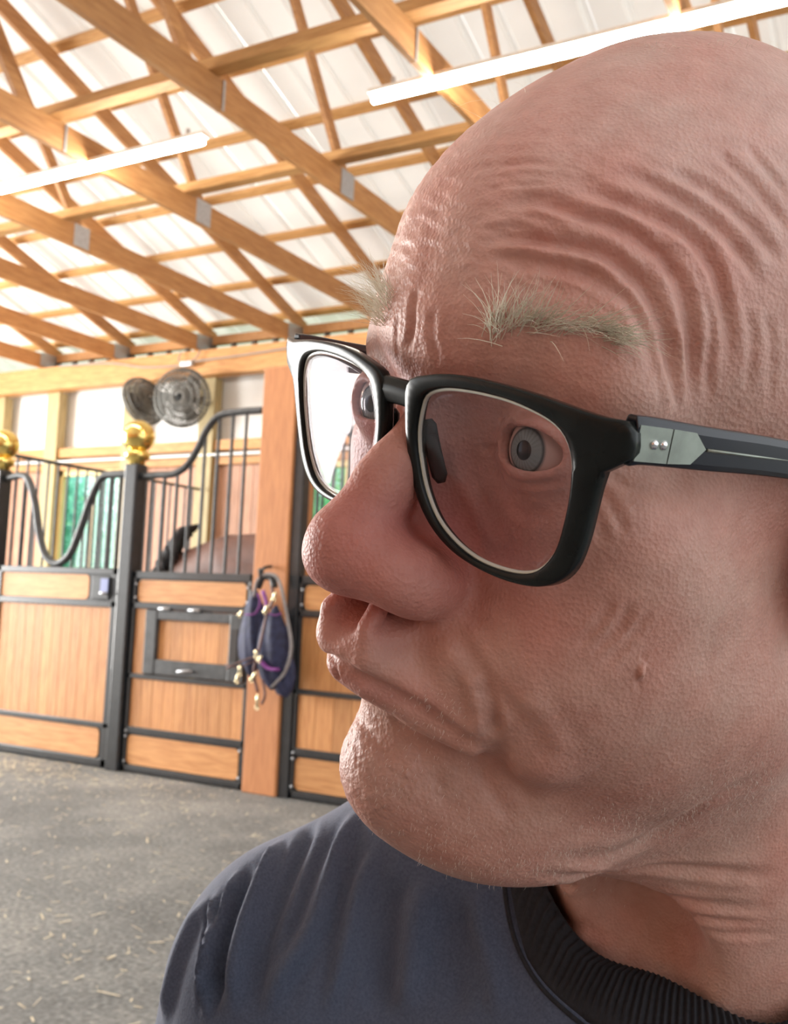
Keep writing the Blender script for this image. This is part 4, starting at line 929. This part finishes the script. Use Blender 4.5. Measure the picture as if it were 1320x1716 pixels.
def rim(s):
    n = len(RO); V_ = []
    prof = [(0, 0), (.0, -.75), (.12, -1), (.88, -1), (1, -.75), (1, -.25), (1, 0)]
    # cross-section loop: front outer bevel, front face, inner bevel, inner wall, back
    cs = [(0, .30), (.05, .44), (.16, .5), (.84, .5), (.95, .42), (1, .25), (1, -.35), (.9, -.5), (.1, -.5), (0, -.35)]
    for k in range(n):
        for f, y in cs:
            p = RO[k]*(1-f)+RI[k]*f; V_.append((s*p[0], gy(p[0], p[1])+y*TK, p[1]))
    m_ = len(cs); F_ = np.array([(k*m_+j, k*m_+(j+1) % m_, ((k+1) % n)*m_+(j+1) % m_, ((k+1) % n)*m_+j) for k in range(n) for j in range(m_)])
    if s > 0: F_ = F_[:, ::-1]
    return mesh_np('rim', h2w(np.array(V_)), F_)
for s in (1, -1):
    me = rim(s); o = link('rim', me, M_fr, gl); recalc = bmesh.new(); recalc.from_mesh(me); bmesh.ops.recalc_face_normals(recalc, faces=recalc.faces); recalc.to_mesh(me); recalc.free()
    # lens: a curved thin solid
    V_ = []; F_ = []; n = len(RI); rings = 10
    for side in (.35, -.35):
        for r in range(rings+1):
            for k in range(n):
                p = lc+(RI[k]-lc)*(1.0)*r/rings; q = ((p-lc)**2).sum(); V_.append((s*p[0], gy(p[0], p[1])+side+1.0-.0014*q, p[1]))
    for sd in range(2):
        b = sd*(rings+1)*n
        for r in range(rings):
            for k in range(n):
                q = (b+r*n+k, b+r*n+(k+1) % n, b+(r+1)*n+(k+1) % n, b+(r+1)*n+k); F_.append(q if sd else q[::-1])
    b = (rings+1)*n
    for k in range(n): F_.append((rings*n+k, rings*n+(k+1) % n, b+rings*n+(k+1) % n, b+rings*n+k))
    me = mesh_np('lens', h2w(np.array(V_)), np.array(F_)); link('lens', me, M_lens, gl)
    q = MB(); q.tube(h2w(np.array([(s*p[0], gy(p[0], p[1])+.9-.0014*((p-lc)**2).sum(), p[1]) for p in (RI+(lc-RI)*.006)]+[(s*RI[0][0], gy(*RI[0])+.9-.0014*((RI[0]-lc)**2).sum(), RI[0][1])])), .00062, 6, False)
    tag(q.build('lens_edge', M_edge, gl, True), 'pale clear bevel of the lens')
    # temple: from the hinge back to the ear
    hx0 = 69.5; tp = []
    path = [(69.6, 93.4, 31.6), (70.5, 88, 31.8), (72.5, 70, 31), (74.5, 45, 30), (77, 15, 27.5), (78, 0, 22), (77, -15, 8), (75, -24, -10)]
    P = spl(path, 6); n_ = len(P); V_ = []; cs = [(-.5, -.35), (-.5, .3), (-.3, .5), (.3, .5), (.5, .3), (.5, -.35), (.3, -.5), (-.3, -.5)]
    for i, p in enumerate(P):
        f = i/(n_-1); hh = 11.3*(1-f)**.6+5*(1-(1-f)**.6) if f < .8 else 6.5; hh = max(hh, 5.5); th = 4.2-1.2*f
        T_ = P[min(i+1, n_-1)]-P[max(i-1, 0)]; T_ /= np.linalg.norm(T_); U_ = np.cross(T_, [1., 0, 0]); U_ /= np.linalg.norm(U_)
        if U_[2] < 0: U_ = -U_
        for a, b_ in cs: q = p+np.array([1., 0, 0])*a*th+U_*b_*hh; V_.append((s*q[0], q[1], q[2]))
    F_ = [(i*8+j, i*8+(j+1) % 8, (i+1)*8+(j+1) % 8, (i+1)*8+j) for i in range(n_-1) for j in range(8)]
    F_ += [(0, 1, 2, 3), (0, 3, 4, 7), (7, 4, 5, 6), ((n_-1)*8, (n_-1)*8+1, (n_-1)*8+2, (n_-1)*8+3), ((n_-1)*8, (n_-1)*8+3, (n_-1)*8+4, (n_-1)*8+7), ((n_-1)*8+7, (n_-1)*8+4, (n_-1)*8+5, (n_-1)*8+6)]
    me = mesh_np('temple', h2w(np.array(V_)), np.array(F_), False); recalc = bmesh.new(); recalc.from_mesh(me); bmesh.ops.recalc_face_normals(recalc, faces=recalc.faces); recalc.to_mesh(me); recalc.free()
    t = bevel(link('temple', me, M_temple, gl), .0004, 2)
    # plaque with two rivets, let into the outer face
    def face(y, z): return (s*(np.interp(y, [15, 45, 70, 88, 97], [77, 74.5, 72.5, 70.5, 68.8])+2.35), y, z)
    q = MB(); pl = [(93, 25.5), (93, 33.5), (83.6, 33.2), (83.6, 25.4)]; pl2 = [(83.2, 25.4), (83.2, 33.2), (76, 32.8), (72, 29.2), (76, 25.6)]
    pl = [(a, b_+1.9) for a, b_ in pl]; pl2 = [(a, b_+1.9) for a, b_ in pl2]
    for poly_ in (pl, pl2):
        A = [h2w(face(y, z)) for y, z in poly_]; Bk = [h2w(np.array(face(y, z))-np.array([1.2*s, 0, 0])) for y, z in poly_]; m_ = len(A)
        q.add(A+Bk, [tuple(range(m_)), tuple(range(2*m_-1, m_-1, -1))]+[(i, i+m_, (i+1) % m_+m_, (i+1) % m_) for i in range(m_)])
    tag(q.build('hinge_plaque', M_plate, t), 'grey metal plaque let into the arm')
    for y in (88.2, 85.4):
        q = MB(); f0 = np.array(face(y, 31.4)); P_ = []
        q.tube(h2w(np.array([f0-np.array([.8*s, 0, 0]), f0+np.array([.2*s, 0, 0]), f0+np.array([.55*s, 0, 0])])), [.0011, .0011, .0005], 12); q.build('rivet', M_rivet, t, True)
    q = MB(); q.tube(h2w(np.array([face(71.5, 31.0), face(55, 30.3), face(40, 29.7)])), [.0004, .00035, .0001], 6); q.build('core_wire', M_plate, t, True)
    # nose pads
    q = MB(); q.tube(h2w(spl([(s*8.0, 99, 24), (s*9.5, 97, 17), (s*12.5, 94.5, 8)], 5)), np.array([1.4]+[2.4]*9+[1.2])/1000, 10, True, .6); q.build('nose_pad', M_fr, gl, True)
# bridge
V_ = []; cs = [(-.5, 0), (-.42, .42), (0, .55), (.42, .42), (.5, 0), (.42, -.42), (0, -.5), (-.42, -.42)]
X_ = np.linspace(-7.5, 7.5, 19)
for x in X_:
    zc = 29.2+.5*(1-(x/7.5)**2); hh = 7.2+1.2*(abs(x)/7.5)**2.5
    for a, b_ in cs: V_.append((x, gy(x, zc)-.3+b_*3.9+.2*a*hh, zc+a*hh))
m_ = 8; F_ = np.array([(i*8+j, i*8+(j+1) % 8, (i+1)*8+(j+1) % 8, (i+1)*8+j) for i in range(len(X_)-1) for j in range(8)])
me = mesh_np('bridge', h2w(np.array(V_)), F_); recalc = bmesh.new(); recalc.from_mesh(me); bmesh.ops.recalc_face_normals(recalc, faces=recalc.faces); recalc.to_mesh(me); recalc.free()
link('bridge', me, M_fr, gl)
# ================================================================== T-SHIRT
M_shirt, nt, b = newmat('navy_cotton'); b.inputs['Roughness'].default_value = .85; b.inputs['Sheen Weight'].default_value = .35; b.inputs['Sheen Tint'].default_value = (.6, .62, .75, 1)
tc = nd(nt, 'ShaderNodeTexCoord'); n1 = nd(nt, 'ShaderNodeTexNoise'); n1.inputs['Scale'].default_value = 900; n1.inputs['Detail'].default_value = 3; n2 = nd(nt, 'ShaderNodeTexNoise'); n2.inputs['Scale'].default_value = 12; n2.inputs['Detail'].default_value = 4
for n in (n1, n2): nt.links.new(tc.outputs['Object'], n.inputs['Vector'])
ma = nd(nt, 'ShaderNodeMath', operation='ADD'); nt.links.new(n1.outputs['Fac'], ma.inputs[0]); nt.links.new(n2.outputs['Fac'], ma.inputs[1]); mh = nd(nt, 'ShaderNodeMath', operation='MULTIPLY'); mh.inputs[1].default_value = .5; nt.links.new(ma.outputs[0], mh.inputs[0])
r = ramp(nt, [(.35, (.036, .050, .088)), (.65, (.074, .098, .155))]); nt.links.new(mh.outputs[0], r.inputs['Fac']); nt.links.new(r.outputs['Color'], b.inputs['Base Color'])
bp = nd(nt, 'ShaderNodeBump'); bp.inputs['Strength'].default_value = .4; bp.inputs['Distance'].default_value = .0006; nt.links.new(n1.outputs['Fac'], bp.inputs['Height']); nt.links.new(bp.outputs['Normal'], b.inputs['Normal'])
M_rib = plain('black_ribbed_collar', (.012, .013, .018), .9, 0, .3, 700)
def sh_sdf(P): return torso(P)-4.0
tv, tf = nets(sh_sdf, (-290, -130, -480), (290, 140, 110), 4.0)
tv, tf = quad_split(tv, tf); tv = smooth(tv, tf, 2, .5); tn = vnormals(tv, tf)
if (tn*(tv-np.array([0, 0, -200]))).sum(1).mean() < 0: tf = tf[:, ::-1]; tn = -tn
# neck opening: ellipse about the neck, dipping at the front
def ring(th): return NR[0]+NR[2]*math.cos(th), NR[1]+NR[3]*math.sin(th)
NR = (14, -6, 74, 66)
def b2hd(Pm): return (((Pm/1000@RB.T.astype(f32)+BO.astype(f32))-TH.astype(f32))@RH.astype(f32)*1000).astype(f32)
_t = np.linspace(0, 2*math.pi, 720, endpoint=False); RNG = (_t, 1/np.sqrt((np.cos(_t)/(NR[2]*1.05))**2+(np.sin(_t)/(NR[3]*1.05))**2))
SF = [([(598,1350),(560,1450),(520,1560),(470,1640),(440,1716)], 6, 4.0), ([(640,1400),(600,1500),(575,1600),(545,1716)], 5, 2.6), ([(470,1405),(430,1500),(400,1600),(385,1716)], 5, 4.2), ([(525,1375),(480,1480),(440,1590),(420,1716)], 6, -3.2),
      ([(420,1440),(390,1530),(365,1640),(350,1716)], 5, -3.4), ([(400,1455),(375,1540),(350,1640),(335,1716)], 4, 2.6), ([(362,1490),(356,1580),(350,1650),(340,1716)], 3, 3.0), ([(352,1500),(345,1600),(335,1716)], 3, -2.4),
      ([(720,1455),(700,1540),(690,1640),(680,1716)], 8, 3.4), ([(790,1475),(810,1560),(830,1640),(840,1716)], 6, 2.6), ([(660,1460),(640,1560),(630,1716)], 9, -2.6), ([(760,1500),(760,1600),(765,1716)], 10, -2.2), ([(850,1560),(880,1650),(900,1716)], 6, -1.5), ([(345,1500),(300,1600),(270,1716)], 7, 2.5)]
ta = CAMB-tv; fc = ((tn*ta).sum(1)/np.linalg.norm(ta, axis=1)) > .0
q = ((tv[:, 0]-NR[0])/NR[2])**2+((tv[:, 1]-NR[1])/NR[3])**2; tv0 = tv.copy()
SF = [(a, b*.62, c*1.35) for a, b, c in SF]
tv = sculpt(tv, tn, fc, sh_sdf, CAMB, bray, SF, CAMB)
w_ = np.where(tv[:, 2] > -120, np.clip((q-1.15)/.5, 0, 1), 1)[:, None]; tv = tv0*(1-w_)+tv*w_
slv = (np.abs(tv[:, 0]) > 160) & (np.abs(tv[:, 2]+288) < 2.6); tv[slv, 2] = -288
keepv = ~((q < 1.05) & (tv[:, 2] > -140)) & (tv[:, 2] > -468)
sl = (np.abs(tv[:, 0]) > 165) & (tv[:, 2] < -275); keepv &= ~((np.abs(tv[:, 0]) > 160) & (tv[:, 2] < -290))
fk = keepv[tf].all(1); tf2 = tf[fk]; us = np.unique(tf2); mp_ = np.full(len(tv), -1); mp_[us] = np.arange(len(us))
me = mesh_np('t_shirt', b2w(tv[us]), mp_[tf2][:, ::-1]); ts = link('t_shirt', me, M_shirt, person); tag(ts, 'faded navy cotton T-shirt with soft vertical folds')
so_ = ts.modifiers.new('thick', 'SOLIDIFY'); so_.thickness = .0012; so_.offset = -1
# collar band following the cloth around the neck
def drop(x, y, z0=150.):
    P = np.stack([x, y, np.full_like(x, z0)], 1).astype(f32); t = np.zeros(len(x), f32)
    for _ in range(120): t += .6*sh_sdf(P-np.stack([0*t, 0*t, t], 1))
    return z0-t
def b2hd(Pm): return (((Pm/1000@RB.T.astype(f32)+BO.astype(f32))-TH.astype(f32))@RH.astype(f32)*1000).astype(f32)
def drop2(x, y):
    z1 = drop(x, y)+16; t = np.zeros(len(x), f32)
    for _ in range(80):
        P = np.stack([x, y, z1-t], 1).astype(f32); t += .6*np.maximum(np.minimum(sh_sdf(P), headbody(b2hd(P))-1.5), 0)
    return z1-t
n = 720; th = np.linspace(0, 2*math.pi, n, endpoint=False)
lowp = lambda v, k: np.real(np.fft.ifft(np.fft.fft(v)*(np.abs(np.fft.fftfreq(n)*n) < k)))
rb = RNG[1]
cx_, sy_ = np.cos(th), np.sin(th)
def on(r, z): return np.stack([NR[0]+r*cx_, NR[1]+r*sy_, z], 1)
bk = lambda z: np.where(sy_ < -.25, np.clip(z, 62, 84), np.minimum(z, 96))
zt = lowp(bk(drop(NR[0]+rb*cx_, NR[1]+rb*sy_)), 7)+13.0
ri = np.full(n, 40.0)
for _ in range(60): ri += .5*np.maximum(2.5-headbody(b2hd(on(ri, zt+3).astype(f32))), 0)
ri = lowp(np.maximum(ri, rb-20), 7)+.8
rows = []
for k, f in enumerate((0, .03, .12, .45, .8, .97, 1.0)):
    r = ri*(1-f)+(rb+2)*f; zs = bk(drop(NR[0]+r*cx_, NR[1]+r*sy_)); zz = lowp(zs, 9)*f+(1-f)*(zt+1.5)
    zz = np.maximum(zz, zs) if f > .5 else zz
    up_ = (-1.2, .4, 1.2, 1.8, 1.6, 1.1, -.6)[k]; rows.append(on(r+(.5*np.cos(th*170) if 0 < k < 5 else 0), zz+up_+(.45*np.cos(th*170) if 0 < k < 5 else 0)))
V_ = np.concatenate(rows); m_ = len(rows)
F_ = np.array([(i*n+k, i*n+(k+1) % n, (i+1)*n+(k+1) % n, (i+1)*n+k) for i in range(m_-1) for k in range(n)])
me = mesh_np('collar', b2w(V_), F_); rc = bmesh.new(); rc.from_mesh(me); bmesh.ops.recalc_face_normals(rc, faces=rc.faces); rc.to_mesh(me); rc.free()
co_ = link('collar', me, M_rib, ts); s_ = co_.modifiers.new('thick', 'SOLIDIFY'); s_.thickness = .0018
q = MB(); P = on(rb+3.2, bk(drop(NR[0]+(rb+3.2)*cx_, NR[1]+(rb+3.2)*sy_))+.3)[::4]; P = np.concatenate([P, P[:1]]); q.tube(b2w(P), .0009, 6, False); q.build('collar_seam', M_rib, ts, True)
